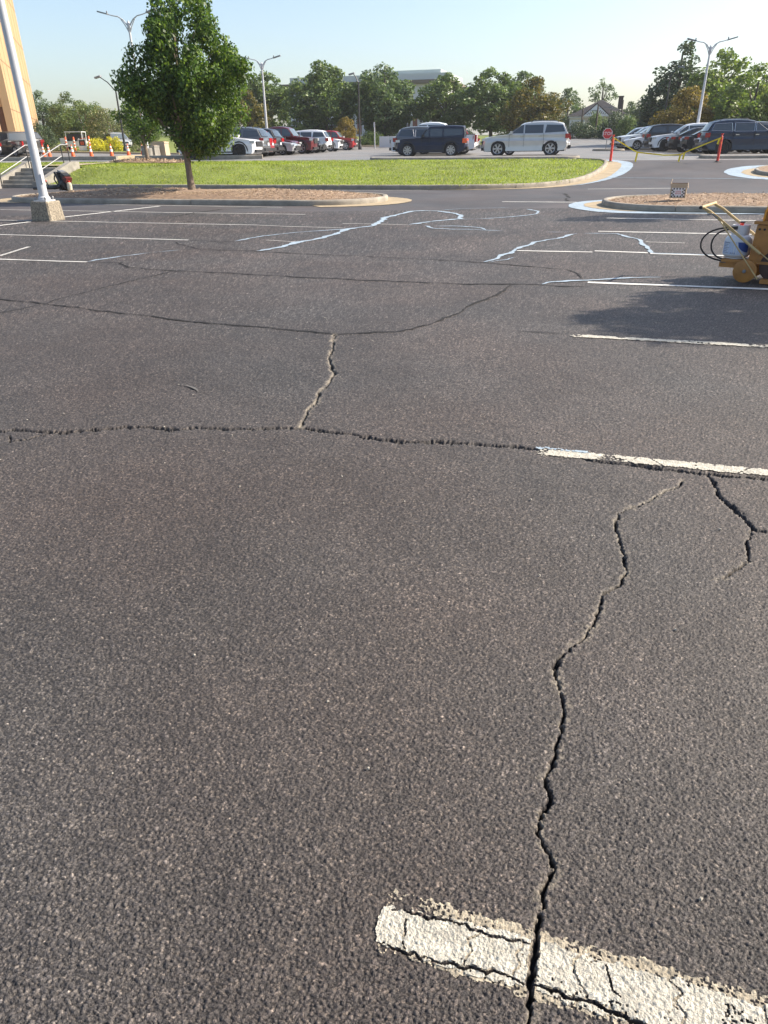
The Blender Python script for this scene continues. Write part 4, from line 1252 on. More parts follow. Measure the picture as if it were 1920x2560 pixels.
tree_px('far', 9, 1580, 250, 126, 'distant tree right of the cream house chimney', 'shade_tree', None, 0.75, 2.6)
tree_px('far', 9, 1625, 226, 118, 'dark distant tree left of the tall evergreen', 'shade_tree', None, 0.8, 4.0)
tree_px('ever', 10, 1712, 100, 84, 'tall dark evergreen behind the right lamp post', 'evergreen_tree', None, 1.1, 0.9)
tree_px('bright', 8, 1815, 122, 78, 'sunlit yellow green tree just right of the tall evergreen', 'shade_tree', None, 0.95, 0.2)
tree_px('bright', 8, 1905, 158, 70, 'sunlit green tree at the right picture edge', 'shade_tree', None, 1.0, 2.3)
tree_px('oakB', 9, 1985, 150, 92, 'green tree partly cut off by the right picture edge', 'shade_tree', None, 1.0, 2.3)
tree_px('oakC', 9, 1800, 215, 90, 'shaded green tree behind the golden tree', 'shade_tree', None, 1.3, 5.3)
tree_px('gold', 6, 1728, 212, 70, 'golden leaved small tree behind the right row of cars', 'shade_tree', None, 0.95, 0.0)
for px, py, v, k, H, lab in ((92, 228, 84, 'leftdark', 7, 'dark green tree beside the tan office tower'), (160, 232, 80, 'leftdark', 7, 'green tree second from the tan office tower'), (205, 240, 76, 'crepe', 6, 'multi stemmed green tree above the orange placard'), (262, 262, 73, 'flower', 6, 'pale flowering tree above the yellow shrubs'), (318, 262, 82, 'leftdark', 7, 'dark tree behind the black street lamp at left'), (365, 285, 84, 'crepe', 6, 'multi stemmed tree partly hidden by the near green tree')):
    tree_px(k, H, px, py, v, lab, 'shade_tree', 'trees behind the street at left', 1.0, px * 0.07)
for px, v, lab in ((540, 100, 'distant tree glimpsed right of the near green tree'), (480, 105, 'distant tree hidden mostly by the near green tree')):
    tree_px('far', 9, px, 240, v, lab, 'shade_tree', None, 1.1, px)
# trees just outside the right edge of the frame, whose shade falls across the lot
place_tree('shade_tree', 'tree beyond the right frame edge shading the near stalls', 'tree', T['main'], (6.6, 10.3, 0.0), 1.0, (0.85, 0.75, 1.02))
place_tree('shade_tree', 'tree on the right island beyond the frame edge', 'tree', T['slim'], (5.9, 20.5, 0.25), 2.0)

# shrubs -----------------------------------------------------------
def shrub_data(seed, rx, ry, h, n, L, mat, bumps=26, W=None):
    r = np.random.default_rng(seed)
    cl = []
    for i in range(bumps):
        d = r.normal(0, 1, 3)
        d /= np.linalg.norm(d)
        d[2] = abs(d[2])
        cl.append((d[0] * rx * 0.72, d[1] * ry * 0.72, d[2] * h * 0.68 + h * 0.08, 0.38 * min(rx, h) * r.uniform(0.75, 1.2)))
    cl = np.array(cl)
    k = r.integers(0, bumps, n)
    d = r.normal(0, 1, (n, 3))
    d /= np.linalg.norm(d, axis=1)[:, None]
    c = cl[k, :3] + d * (cl[k, 3] * r.uniform(0.5, 1.05, n))[:, None]
    c[:, 2] = np.abs(c[:, 2])
    mb = MB()
    for a in range(5):
        mb.tube([(0, 0, -0.05), (rx * 0.3 * math.cos(a * 1.3), ry * 0.3 * math.sin(a * 1.3), h * 0.35), (rx * 0.5 * math.cos(a * 1.3), ry * 0.5 * math.sin(a * 1.3), h * 0.7)], [0.04, 0.03, 0.01], 5)
    return mb.mesh('stem', MAT['bark_dark']), leaves('foliage', c, d + np.array([0, 0, 0.3]), L, W or L * 0.7, mat, seed)
def shrub(label, data, loc, sc=(1, 1, 1), group=None, rz=0.0):
    e = empty('shrub', loc, rz)
    e.scale = sc
    tag(e, label, 'shrub', group)
    ob('stem', data[0], e)
    ob('foliage', data[1], e)
SB = {'topi': shrub_data(1, 1.0, 1.0, 2.4, 3500, 0.10, 'leaf_dark', 40), 'yellow': shrub_data(2, 1.2, 0.9, 0.85, 2200, 0.10, 'leaf_yellow', 22), 'hedge': shrub_data(3, 2.2, 1.6, 2.0, 4200, 0.17, 'leaf_dark', 34), 'hedge2': shrub_data(4, 2.2, 1.6, 2.0, 4200, 0.17, 'leaf_oak', 34), 'fl': shrub_data(5, 0.9, 0.7, 0.6, 900, 0.08, 'leaf_flower', 14)}
def shrub_px(key, px, pyb, v, label, w=1.0, h=1.0, group=None, z=None):
    u, _, zb = at_v(px, pyb, v)
    shrub(label, SB[key], (u, v, zb if z is None else z), (w, w, h), group, px)
def vz(u, v): return zg(u, v) + 0.04 + 0.16 * float(sstep(58.5, 63, v))
def bed_shrub(key, px, v, label, w, h, group):
    u = at_v(px, 372, v)[0]
    shrub(label, SB[key], (u, v, vz(u, v) - 0.05), (w, w, h), group, px)
bed_shrub('topi', 106, 60.0, 'tall clipped dome shaped dark shrub next to the office tower', 0.95, 1.12, 'clipped shrubs')
bed_shrub('topi', 127, 61.0, 'shorter clipped dome shrub right of the tall one', 0.80, 0.92, 'clipped shrubs')
bed_shrub('yellow', 244, 62.0, 'wide bright yellow shrub under the flowering tree', 1.15, 1.25, 'yellow shrubs')
bed_shrub('yellow', 287, 61.5, 'narrow bright yellow shrub beside the black street lamp', 0.8, 1.5, 'yellow shrubs')
bed_shrub('yellow', 92, 59.2, 'low yellow shrub behind the grey pickup tailgate', 0.7, 0.8, 'yellow shrubs')
bed_shrub('fl', 150, 60.5, 'low pale flowering plant beside the orange marker posts', 1.2, 1.0, 'flower bed plants')
bed_shrub('fl', 137, 60.0, 'low pale plant under the clipped shrubs', 1.0, 0.9, 'flower bed plants')
bed_shrub('fl', 345, 61.0, 'pale ornamental grass clump by the traffic cones', 0.9, 1.6, 'flower bed plants')
shrub_px('hedge', 1445, 345, 100, 'low dark hedge left of the stop sign and the drive end', 1.15, 0.85)
shrub_px('hedge2', 1490, 342, 103, 'shrub in front of the cream house gable', 0.8, 1.3)
shrub_px('hedge', 1533, 350, 99, 'tall dark hedge behind the stop sign', 0.95, 1.45)
shrub_px('hedge2', 1572, 352, 97, 'sunlit green shrub right of the stop sign', 0.95, 1.25)
shrub_px('hedge', 1625, 350, 94, 'dark shrub at the foot of the tall evergreen', 1.2, 1.2)
for i, px in enumerate((930, 1010, 1160, 1265, 1380, 780)):
    shrub_px('hedge' if i % 2 else 'hedge2', px, 362, 87, ['low shrub under the tree right of the black lamp post', 'low shrub behind the white pickup roof', 'low shrub behind the white pickup tailgate', 'low dark shrub left of the silver suv roof', 'low shrub right under the rust tinged tree', 'low shrub behind the maroon pickup bonnet'][i], 0.8, 0.7, 'low shrubs under the tree row')
# two weeds at the back of the left island
for (u, v, k) in ((-16.6, 23.5, 0.22), (-15.7, 23.6, 0.25)):
    shrub('yellow green weed at the back kerb of the left island, %s' % ('nearer the leaf blower' if u < -16 else 'nearer the tree trunk'), SB['fl'], (u, v, 0.14), (k, k, k * 1.4), 'weeds on the island')

# ------------------------------------------------------------------ vehicles
def car_paint(name, col, metal=0.25, rough=0.28, coat=0.6):
    m, n, l, b = new_mat(name)
    x = noise(n, l, 2.2, 4, 0.6)
    r = ramp(n, l, x.outputs[0], [(0.35, 0.93), (0.7, 1.03)])
    l.new(mixc(n, l, col, r.outputs[0]), b.inputs['Base Color'])
    b.inputs['Metallic'].default_value = metal
    b.inputs['Roughness'].default_value = rough
    b.inputs['Coat Weight'].default_value = coat
    b.inputs['Coat Roughness'].default_value = 0.05
    return m
CP = {'white': car_paint('paint_white', (0.70, 0.71, 0.73), 0.0), 'silver': car_paint('paint_silver', (0.50, 0.52, 0.54), 0.5), 'palewhite': car_paint('paint_silver_white', (0.53, 0.53, 0.525), 0.35),
      'grey': car_paint('paint_grey', (0.13, 0.135, 0.14), 0.5), 'black': car_paint('paint_black', (0.012, 0.012, 0.014), 0.0, 0.35, 0.35), 'navy': car_paint('paint_navy', (0.004, 0.010, 0.034), 0.0, 0.5, 0.08),
      'slate': car_paint('paint_slate_blue', (0.012, 0.024, 0.052), 0.15, 0.35, 0.35), 'maroon': car_paint('paint_maroon', (0.13, 0.008, 0.014), 0.4), 'red': car_paint('paint_red', (0.34, 0.014, 0.018), 0.2), 'darkgrey': car_paint('paint_dark_grey', (0.045, 0.047, 0.05), 0.5), 'tan': car_paint('paint_bronze_grey', (0.085, 0.082, 0.078), 0.5)}
# type: L, W, H, wheel radius, front overhang, rear overhang, belt, hood front z, cowl x (from front), roof front x, roof rear x (from rear), rear glass base x(from rear), bed?
CT = {
    'suv':    dict(L=4.85, W=1.95, H=1.74, r=0.388, fo=0.92, ro=1.02, belt=1.09, hood=0.98, cowl=1.42, rf=2.28, rr=0.36, rb=0.07, nose=0.62),
    'boxy':   dict(L=4.25, W=1.76, H=1.66, r=0.365, fo=0.74, ro=0.92, belt=1.02, hood=0.98, cowl=1.45, rf=1.95, rr=0.16, rb=0.08, nose=0.70),
    'sedan':  dict(L=4.75, W=1.83, H=1.44, r=0.335, fo=0.92, ro=1.05, belt=0.90, hood=0.76, cowl=1.32, rf=2.15, rr=1.15, rb=0.50, nose=0.55),
    'pickup': dict(L=5.75, W=2.02, H=1.93, r=0.42, fo=0.95, ro=1.20, belt=1.20, hood=1.13, cowl=1.45, rf=2.02, rr=2.05, rb=1.95, nose=0.80),
    'cuv':    dict(L=4.55, W=1.86, H=1.66, r=0.355, fo=0.90, ro=0.93, belt=1.02, hood=0.90, cowl=1.15, rf=1.95, rr=0.45, rb=0.10, nose=0.60),
}
def wheel_meshes(r, style):
    t = MB().lathe([(r * 0.66, -0.11), (r * 0.93, -0.115), (r, -0.085), (r, 0.085), (r * 0.93, 0.115), (r * 0.66, 0.11)], 28, Matrix.Rotation(R(90), 4, 'X'), False, False)
    # local axis of the wheel = y; outer side is -y after the rotation
    tm = t.mesh('tyre', MAT['rubber'], 45)
    b = MB()
    Rx = Matrix.Rotation(R(90), 4, 'X')
    b.lathe([(r * 0.68, 0.115), (r * 0.62, 0.10), (r * 0.60, 0.05)], 28, Rx, False, False)
    ns = {'five': 5, 'six': 6, 'multi': 10, 'steel': 8}.get(style, 5)
    for k in range(ns):
        a = k * 2 * math.pi / ns
        w = {'five': 0.30, 'six': 0.26, 'multi': 0.12, 'steel': 0.26}.get(style, 0.3)
        pts = []
        for rr, ww in ((0.12, w * 0.55), (0.63, w)):
            for s in (-1, 1):
                pts.append((rr * r, s * ww * r * 0.5))
        q = [pts[0], pts[2], pts[3], pts[1]]
        ca, sa = math.cos(a), math.sin(a)
        b.prism(q, 0.075, 0.105, lambda p, t: Rx @ Vector((p[0] * ca - p[1] * sa, p[0] * sa + p[1] * ca, t)))
    b.lathe([(r * 0.17, 0.06), (r * 0.17, 0.112), (r * 0.1, 0.118)], 12, Rx, False, True)
    rm = b.mesh('rim', MAT['rim_dark'] if style == 'multi' else MAT['rim'], 40)
    d = MB().lathe([(r * 0.66, 0.03), (r * 0.02, 0.03)], 20, Rx, False, False).mesh('brake_disc', MAT['black_plastic'])
    return tm, rm, d
WM = {}
import bmesh
def shape_body(vs, fs, W):
    """cut the flat flanks at several heights and let them swell and tuck like pressed panels"""
    bm = bmesh.new()
    bv = [bm.verts.new(p) for p in vs]
    for f in fs: bm.faces.new([bv[i] for i in f])
    for zc in (0.40, 0.52, 0.66, 0.78, 0.88, 0.98):
        bmesh.ops.bisect_plane(bm, geom=bm.verts[:] + bm.edges[:] + bm.faces[:], dist=1e-5, plane_co=(0, 0, zc), plane_no=(0, 0, 1))
    for v in bm.verts:
        a = abs(v.co.y) / (W / 2)
        if a > 0.9:
            d = float(np.interp(v.co.z, [0.25, 0.40, 0.52, 0.66, 0.78, 0.88, 0.98, 1.2], [-0.045, -0.02, -0.004, 0.004, 0.020, 0.012, -0.012, -0.05]))
            v.co.y += math.copysign(d * (a - 0.9) / 0.1, v.co.y)
    bm.verts.index_update()
    out = [tuple(v.co) for v in bm.verts], [tuple(v.index for v in f.verts) for f in bm.faces]
    bm.free()
    return out
def car(name, label, kind, col, end, heading_front, rim='five', cat=None, group=None, sc=1.0, rails=False, trim=True, tail='tail_red', rot=8.0, trimglass=False):
    """end: (u, v) of the LEFT or RIGHT end centre on the ground given as (u, v, side); heading_front +1 = nose towards +X"""
    P = CT[kind]
    L, W, H, r, belt = P['L'], P['W'], P['H'], P['r'], P['belt']
    u, v, side = end
    cu = u + (L / 2 * sc) * (1 if side == 'L' else -1) * math.cos(R(rot))
    cv = v + (L / 2 * sc) * (1 if side == 'L' else -1) * math.sin(R(rot))
    z = zg(cu, cv)
    e = empty(name, (cu, cv, z), R(rot) + (0 if heading_front > 0 else math.pi))
    e.scale = (sc, sc, sc)
    tag(e, label, cat or {'pickup': 'pickup truck', 'sedan': 'car'}.get(kind, 'suv'), group)
    xf, xr = L / 2 - P['fo'], -L / 2 + P['ro']
    ra = r * 1.17
    h2 = L / 2
    def archp(xc):
        zb = 0.27
        a0 = math.asin(min(0.99, (zb - r) / ra)) if True else 0
        out = []
        for k in range(11):
            a = math.pi - a0 - (math.pi - 2 * a0) * k / 10
            out.append((xc + ra * math.cos(a), r + ra * math.sin(a)))
        return out
    bed = kind == 'pickup'
    nz = P['nose']
    cx = h2 - P['cowl']
    out = [(h2 - 0.10, 0.25), (h2 - 0.01, 0.36), (h2, nz), (h2 - 0.04, P['hood'] - 0.10), (h2 - 0.16, P['hood'] - 0.01), (h2 - 0.5, P['hood'] + 0.04), (cx, belt + 0.02)]
    if bed:
        xb = -h2 + P['rb']
        out += [(xb, belt + 0.02), (xb - 0.01, belt - 0.02), (-h2 + 0.05, belt - 0.02), (-h2 + 0.01, belt - 0.06), (-h2 + 0.02, 0.62), (-h2 - 0.04, 0.60), (-h2 - 0.02, 0.44), (-h2 + 0.14, 0.34)]
    elif kind == 'sedan':
        out += [(-h2 + P['rb'] + 0.1, belt + 0.06), (-h2 + 0.12, belt + 0.04), (-h2 + 0.02, belt - 0.06), (-h2, 0.62), (-h2 + 0.02, 0.42), (-h2 + 0.14, 0.28)]
    else:
        out += [(-h2 + P['rb'], belt + 0.01), (-h2 + 0.03, belt - 0.12), (-h2 + 0.02, 0.72), (-h2 - 0.03, 0.66), (-h2 - 0.01, 0.46), (-h2 + 0.16, 0.30)]
    out += archp(xr)[0:] + archp(xf)[0:]
    # densify the flat edges a little, then loft over the width
    ys = [-1, -0.985, -0.93, -0.75, -0.4, 0, 0.4, 0.75, 0.93, 0.985, 1]
    vs = []
    n = len(out)
    for yf in ys:
        a = abs(yf)
        for (x, zz) in out:
            w = max(0.0, (abs(x) - (h2 - 0.75)) / 0.75)
            x2 = x - math.copysign(1, x) * w * (0.17 * a ** 3 + (0.02 if a == 1 else 0))
            z2 = zz - (0.035 * a ** 2 if zz > 0.75 else 0) - (0.015 if a == 1 and zz > 0.75 else 0)
            yy = yf * W / 2 * (1 - 0.055 * w * w) - (math.copysign(0.012, yf) if a == 1 else 0)
            # sides swell a little at mid height
            if a > 0.95: yy += math.copysign(0.018, yf) * math.sin(max(0, min(1, (zz - 0.3) / 0.75)) * math.pi)
            vs.append((x2, yy, z2))
    fs = []
    for i in range(len(ys) - 1):
        for k in range(n):
            fs.append((i * n + k, i * n + (k + 1) % n, (i + 1) * n + (k + 1) % n, (i + 1) * n + k))
    fs += [tuple(range(n - 1, -1, -1)), tuple(range((len(ys) - 1) * n, len(ys) * n))]
    mb = MB().add(*shape_body(vs, fs, W))
    # cabin
    rfx, rrx = h2 - P['rf'], -h2 + P['rr']
    rbx = -h2 + P['rb']
    mid = (rfx + rrx) / 2
    dk = 0.35 if kind == 'boxy' else 1.0
    cab = [(cx + 0.02, belt - 0.02), (cx - 0.02, belt + 0.01), (rfx + 0.14 * dk, H - 0.15 * (0.4 + 0.6 * dk)), (rfx - 0.03, H - 0.075 * dk), (rfx - 0.35, H - 0.025 * dk), (mid + 0.1, H), (mid - 0.5 * (mid - rrx), H - 0.015 * dk), (rrx + 0.25, H - 0.055 * dk), (rrx + 0.02, H - 0.10 * dk), (rrx - 0.03, H - 0.14 * (0.3 + 0.7 * dk)), (rbx, belt + 0.02), (rbx + 0.02, belt - 0.02)]
    wb, wt = W / 2 - 0.035, W / 2 - (0.15 if kind in ('boxy', 'pickup') else 0.20)
    def yat(zz): return wb + (wt - wb) * min(1, max(0, (zz - belt) / (H - 0.06 - belt)))
    vs, fs = [], []
    m = len(cab)
    yl = [-1, -0.96, -0.85, -0.45, 0, 0.45, 0.85, 0.96, 1]
    for yf in yl:
        for (x, zz) in cab:
            a = abs(yf)
            z2 = zz - (0.045 * a ** 4 + (0.02 if a == 1 else 0)) * min(1, max(0, (zz - belt) / (H - belt)) * 1.3)
            x2 = x + (-0.10 if x > mid else 0.06) * a ** 2 * (1 if abs(x - mid) > 0.5 else 0)
            vs.append((x2, yf * yat(zz), z2))
    for i in range(len(yl) - 1):
        for k in range(m):
            fs.append((i * m + k, i * m + (k + 1) % m, (i + 1) * m + (k + 1) % m, (i + 1) * m + k))
    fs += [tuple(range(m - 1, -1, -1)), tuple(range((len(yl) - 1) * m, len(yl) * m))]
    mb.add(vs, fs)
    mb.build('body', CP[col], e, smooth=32)
    # underbody / wheel wells
    MB().box((0, 0, 0.42), (L - 0.5, W - 0.12, 0.36)).build('underbody', MAT['black_plastic'], e)
    # glass
    sidep = lambda s, off: (lambda p, t: (p[0], s * (yat(p[1]) + off + t), p[1]))
    zb, zt = belt + 0.055, H - 0.185
    xw0, xw1 = cx - 0.02, rfx + 0.10
    fx = lambda zz: xw0 + (xw1 - xw0) * (zz - belt) / (H - 0.13 - belt) - 0.13
    bx = lambda zz: rbx + (rrx - 0.03 - rbx) * (zz - belt) / (H - 0.12 - belt) + (0.13 if not bed else 0.10)
    p1 = fx((zb + zt) / 2) * 0 + (0.08 if not bed else 0.35)
    p2 = {'suv': -1.00, 'boxy': -0.72, 'cuv': -0.90, 'sedan': -0.85, 'pickup': -9}[kind]
    wins = []
    if bed:
        wins.append([(fx(zb), zb), (p1 + 0.04, zb), (p1 + 0.04, zt), (fx(zt), zt)])
        wins.append([(p1 - 0.04, zb), (bx(zb), zb), (bx(zt), zt), (p1 - 0.04, zt)])
    else:
        wins.append([(fx(zb), zb), (p1 + 0.035, zb), (p1 + 0.035, zt), (fx(zt), zt)])
        bw = max(p2 + 0.04, bx(zb))
        wins.append([(p1 - 0.035, zb), (p2 + 0.04, zb), (max(p2 + 0.04, bx(zt) if kind == 'sedan' else -9), zt), (p1 - 0.035, zt)])
        if kind == 'sedan':
            wins.append([(p2 - 0.03, zb), (bx(zb) - 0.0, zb), (p2 - 0.03, zt - 0.12)])
        else:
            wins.append([(p2 - 0.05, zb + 0.015), (bx(zb) + 0.05, zb + 0.06), (bx(zt), zt - 0.03), (p2 - 0.05 - (0.08 if kind != 'boxy' else 0), zt)])
    for s in (-1, 1):
        for wq in wins:
            w_ = MB().prism(wq, -0.02, 0.006, sidep(s, 0.0)).build('side_window', MAT['glass'], e)
            if trimglass:
                for a_, b_ in zip(wq, wq[1:] + wq[:1]):
                    MB().tube([(a_[0], s * (yat(a_[1]) + 0.008), a_[1]), (b_[0], s * (yat(b_[1]) + 0.008), b_[1])], 0.009, 4).build('window_trim', MAT['chrome'], w_)
    def slab(xa, za, xb_, zb_, half_a, half_b, name, mat, out_s):
        d = Vector((xb_ - xa, 0, zb_ - za)).normalized()
        nrm = Vector((-d.z, 0, d.x)) * out_s
        q = []
        for yy in (-1, -0.5, 0, 0.5, 1):
            dxy = (-0.10 if out_s < 0 else 0.06) * (yy * 0.9) ** 2
            q.append(((xa + dxy, yy * half_a, za), (xb_ + dxy, yy * half_b, zb_)))
        m_ = MB()
        vv = []
        for a, b in q:
            vv += [Vector(a) + nrm * 0.012, Vector(b) + nrm * 0.012]
        m_.add(vv, [(2 * i, 2 * i + 1, 2 * i + 3, 2 * i + 2) for i in range(4)])
        return m_.build(name, mat, e, smooth=True)
    slab(xw0, belt + 0.05, xw0 + (xw1 - xw0 + 0.02) * 0.93, belt + (H - 0.13 - belt) * 0.93, wb - 0.09, yat(H - 0.15) - 0.08, 'windscreen', MAT['glass_light'], -1)
    slab(rbx, belt + (0.10 if not bed else 0.06), rbx + (rrx - 0.03 - rbx) * 0.9, belt + (H - 0.12 - belt) * 0.9, wb - 0.12, yat(H - 0.15) - 0.09, 'rear_window', MAT['glass'], 1)
    # lamps, grille, bumper, plate
    hz = P['hood'] - 0.13
    for s in (-1, 1):
        MB().box((h2 - 0.20, s * (W / 2 - 0.21), hz), (0.27, 0.34, 0.13 if kind != 'pickup' else 0.18), s * -0.30).build('headlight', MAT['head_lamp'], e)
        tz = {'sedan': belt - 0.06, 'pickup': belt - 0.26, 'boxy': belt - 0.18}.get(kind, belt - 0.10)
        MB().box((-h2 + 0.16, s * (W / 2 - 0.155), tz), (0.26, 0.30 if kind != 'pickup' else 0.16, {'sedan': 0.15, 'pickup': 0.42, 'boxy': 0.24}.get(kind, 0.22)), s * 0.28).build('tail_light', MAT[tail], e)
        MB().box((cx - 0.22, s * (W / 2 + 0.06), belt + 0.10), (0.13, 0.17, 0.14)).box((cx - 0.22, s * (W / 2 - 0.03), belt + 0.05), (0.06, 0.12, 0.04)).build('wing_mirror', CP[col] if kind in ('suv', 'pickup') else MAT['black_plastic'], e)
        for dx_ in ((p1 + 0.12, p2 + 0.20) if not bed else (p1 + 0.12, -0.42)):
            MB().box((dx_, s * (W / 2 + 0.022), belt - 0.10), (0.19, 0.03, 0.032)).build('door_handle', MAT['chrome'] if rails else CP[col], e)
        for xs in ((p1, p2 + 0.0, cx - 0.12) if not bed else (p1, -0.62, cx - 0.12)):
            MB().box((xs, s * (W / 2 + 0.001), (belt + 0.42) / 2 + 0.05), (0.012, 0.045, belt - 0.42)).build('door_gap', MAT['ink_black'], e)
        if trim:
            for xc in (xf, xr):
                poly = [(xc + ra * 1.13 * math.cos(R(a)), r + ra * 1.13 * math.sin(R(a))) for a in range(-8, 190, 18)] + [(xc + ra * 0.99 * math.cos(R(a)), r + ra * 0.99 * math.sin(R(a))) for a in range(188, -10, -18)]
                MB().prism(poly, W / 2 - 0.02, W / 2 + 0.018, lambda p, t, s=s: (p[0], s * t, p[1])).build('wheel_arch_trim', MAT['black_plastic'], e)
            MB().box(((xf + xr) / 2, s * (W / 2 + 0.004), 0.32), (xf - xr - 2 * ra + 0.04, 0.035, 0.13)).build('sill_trim', MAT['black_plastic'], e)
    gh = {'pickup': 0.36, 'boxy': 0.18, 'suv': 0.28}.get(kind, 0.16)
    MB().box((h2 - 0.02, 0, hz - 0.10), (0.07, W * 0.54, gh)).build('grille', MAT['black_plastic'], e)
    MB().box((h2 - 0.03, 0, 0.38), (0.10, W * 0.76, 0.16)).build('front_bumper', MAT['black_plastic'], e)
    MB().box((-h2 + 0.0, 0, 0.44), (0.10, W * 0.74, 0.18)).build('rear_bumper', MAT['black_plastic'] if kind != 'pickup' else MAT['chrome'], e)
    MB().box((-h2 - 0.012, 0, 0.76 if kind != 'pickup' else 0.58), (0.05, 0.31, 0.16)).build('number_plate', MAT['plate'], e)
    if bed:
        MB().box(((-h2 + 0.05 + xb) / 2, 0, belt - 0.015), (xb + h2 - 0.22, W - 0.36, 0.03)).build('bed_cover', MAT['black_plastic'], e)
    if rails:
        for s in (-1, 1):
            MB().tube([(rfx - 0.4, s * (wt - 0.09), H - 0.06), (rfx - 0.55, s * (wt - 0.09), H + 0.015), (rrx + 0.45, s * (wt - 0.09), H + 0.005), (rrx + 0.3, s * (wt - 0.09), H - 0.07)], 0.018, 6).build('roof_rail', MAT['grey_steel'], e)
    # wheels
    key = (round(r, 3), rim)
    if key not in WM: WM[key] = wheel_meshes(r, rim)
    tm, rm, dm = WM[key]
    for x in (xf, xr):
        for s in (-1, 1):
            w_ = ob('wheel', tm, e, (x, s * (W / 2 - 0.115), r))
            w_.rotation_euler = (0, 0, 0 if s < 0 else math.pi)
            ob('rim', rm, w_)
            ob('brake_disc', dm, w_)
    return e
GL, GM, GR = 'cars parked in the left row of the upper lot', 'cars parked in the middle rows of the upper lot', 'cars parked in the right row of the upper lot'
def endp(px, v, side): return (at_v(px, 370, v)[0], v, side)
sp = lambda i, v0=45.3: v0 + 2.74 * i
LV_ = [44.6, 46.9, 49.1, 51.3, 53.5, 55.7, 58.2, 61, 64, 68, 75, 79]
car('parked_suv', 'white suv with black wheels, nearest of the left row, partly behind tree leaves', 'suv', 'white', endp(650, LV_[0], 'R'), 1, 'multi', group=GL, sc=1.06)
car('parked_suv', 'silver grey suv with a dark roof seen from its tail, second of the left row', 'suv', 'grey', endp(671, LV_[1], 'R'), -1, group=GL, rails=True)
car('parked_car', 'red hatchback tail showing between silver grey and black suvs', 'cuv', 'red', endp(682, LV_[2], 'R'), -1, group=GL, sc=0.98)
car('parked_suv', 'black suv with red tail lamp beside the silver sedan', 'suv', 'black', endp(702, LV_[3], 'R'), -1, group=GL)
car('parked_car', 'pale silver sedan facing right in front of the maroon pickup', 'sedan', 'silver', endp(745, LV_[4], 'R'), 1, group=GL, trim=False)
car('parked_car', 'red car bonnet showing just behind the silver sedan', 'cuv', 'maroon', endp(748, LV_[5], 'R'), 1, group=GL)
car('pickup_truck', 'tall maroon pickup truck with silver spoked wheel, facing right', 'pickup', 'maroon', endp(791, LV_[6], 'R'), 1, 'six', group=GL)
car('parked_car', 'dark grey car nose under the white suv, right of the maroon pickup', 'sedan', 'darkgrey', endp(812, LV_[7], 'R'), 1, group=GL)
car('parked_suv', 'white suv with tall red tail lamp, right of the maroon pickup', 'cuv', 'white', endp(828, LV_[8], 'R'), -1, group=GL, sc=1.05)
car('parked_suv', 'white suv with black grille left of the bright red pickup', 'suv', 'white', endp(856, LV_[9], 'R'), 1, group=GL)
car('pickup_truck', 'bright red pickup truck at the far end of the left row', 'pickup', 'red', endp(890, LV_[10], 'R'), 1, 'five', group=GL, sc=0.92)
car('parked_suv', 'white suv roof showing behind the bright red pickup', 'suv', 'white', endp(893, LV_[11], 'R'), 1, group=GL)
# middle rows
car('parked_suv', 'boxy dark navy jeep with steel wheels seen from the side', 'boxy', 'navy', (at_v(993, 370, 46.2)[0], 46.2, 'L'), -1, 'steel', group=GM, tail='tail_orange', sc=1.0)
car('parked_suv', 'dark grey suv behind the navy jeep with its nose to the right', 'cuv', 'grey', (at_v(1167, 370, sp(1) + 0.8)[0], sp(1) + 0.8, 'R'), 1, 'five', group=GM, trimglass=True)
car('pickup_truck', 'white pickup truck with tall red tail lamp behind the navy jeep', 'pickup', 'white', (at_v(1193, 370, sp(2) + 0.9)[0], sp(2) + 0.9, 'R'), -1, 'six', group=GM)
car('parked_car', 'silver car tail just right of the white pickup tailgate', 'sedan', 'silver', (at_v(1198, 370, sp(3) + 0.9)[0], sp(3) + 0.9, 'R'), -1, group=GM, trim=False)
car('parked_suv', 'white suv front showing left of the navy jeep', 'suv', 'white', (at_v(985, 370, sp(4))[0], sp(4), 'L'), -1, group=GM)
car('parked_car', 'small red car roof showing behind the white pickup', 'cuv', 'red', (at_v(1180, 370, sp(5))[0], sp(5), 'R'), -1, group=GM)
car('parked_suv', 'pale silver suv with chunky two tone wheels, side on at centre right', 'suv', 'palewhite', (at_v(1206, 370, 47.0)[0], 47.0, 'L'), -1, 'six', group=GM, rails=True, trim=False, sc=1.035, rot=6)
car('parked_suv', 'white car windscreen showing behind the pale silver suv bonnet', 'cuv', 'white', (at_v(1238, 370, 49.8)[0], 49.8, 'L'), -1, group=GM)
# right row
car('parked_suv', 'dark slate blue suv, nearest and largest of the right row', 'suv', 'slate', (at_v(1748, 370, 47.3)[0], 47.3, 'L'), 1, 'multi', group=GR, rails=True, trim=False, sc=1.0, trimglass=True)
car('parked_suv', 'grey suv nose squeezed beside the slate blue suv tail', 'cuv', 'grey', endp(1738, sp(1, 47.7), 'L'), -1, group=GR)
car('parked_car', 'black sedan with bright red tail lamp, next to the grey suv nose', 'sedan', 'black', endp(1700, sp(2, 47.7), 'L'), 1, group=GR, trim=False)
car('parked_car', 'black sedan tail right of the white suv front', 'sedan', 'black', endp(1668, sp(3, 47.7), 'L'), 1, group=GR, trim=False)
car('parked_suv', 'white suv with black lower bumper between two dark cars', 'suv', 'white', endp(1621, sp(4, 47.7), 'L'), -1, 'multi', group=GR)
car('parked_suv', 'black suv tail with red lamp, left of the white suv', 'suv', 'black', endp(1607, sp(5, 47.7), 'L'), 1, group=GR)
car('parked_car', 'low white sedan with a silver spoked wheel facing left', 'sedan', 'white', endp(1556, sp(6, 47.7), 'L'), -1, group=GR, trim=False)
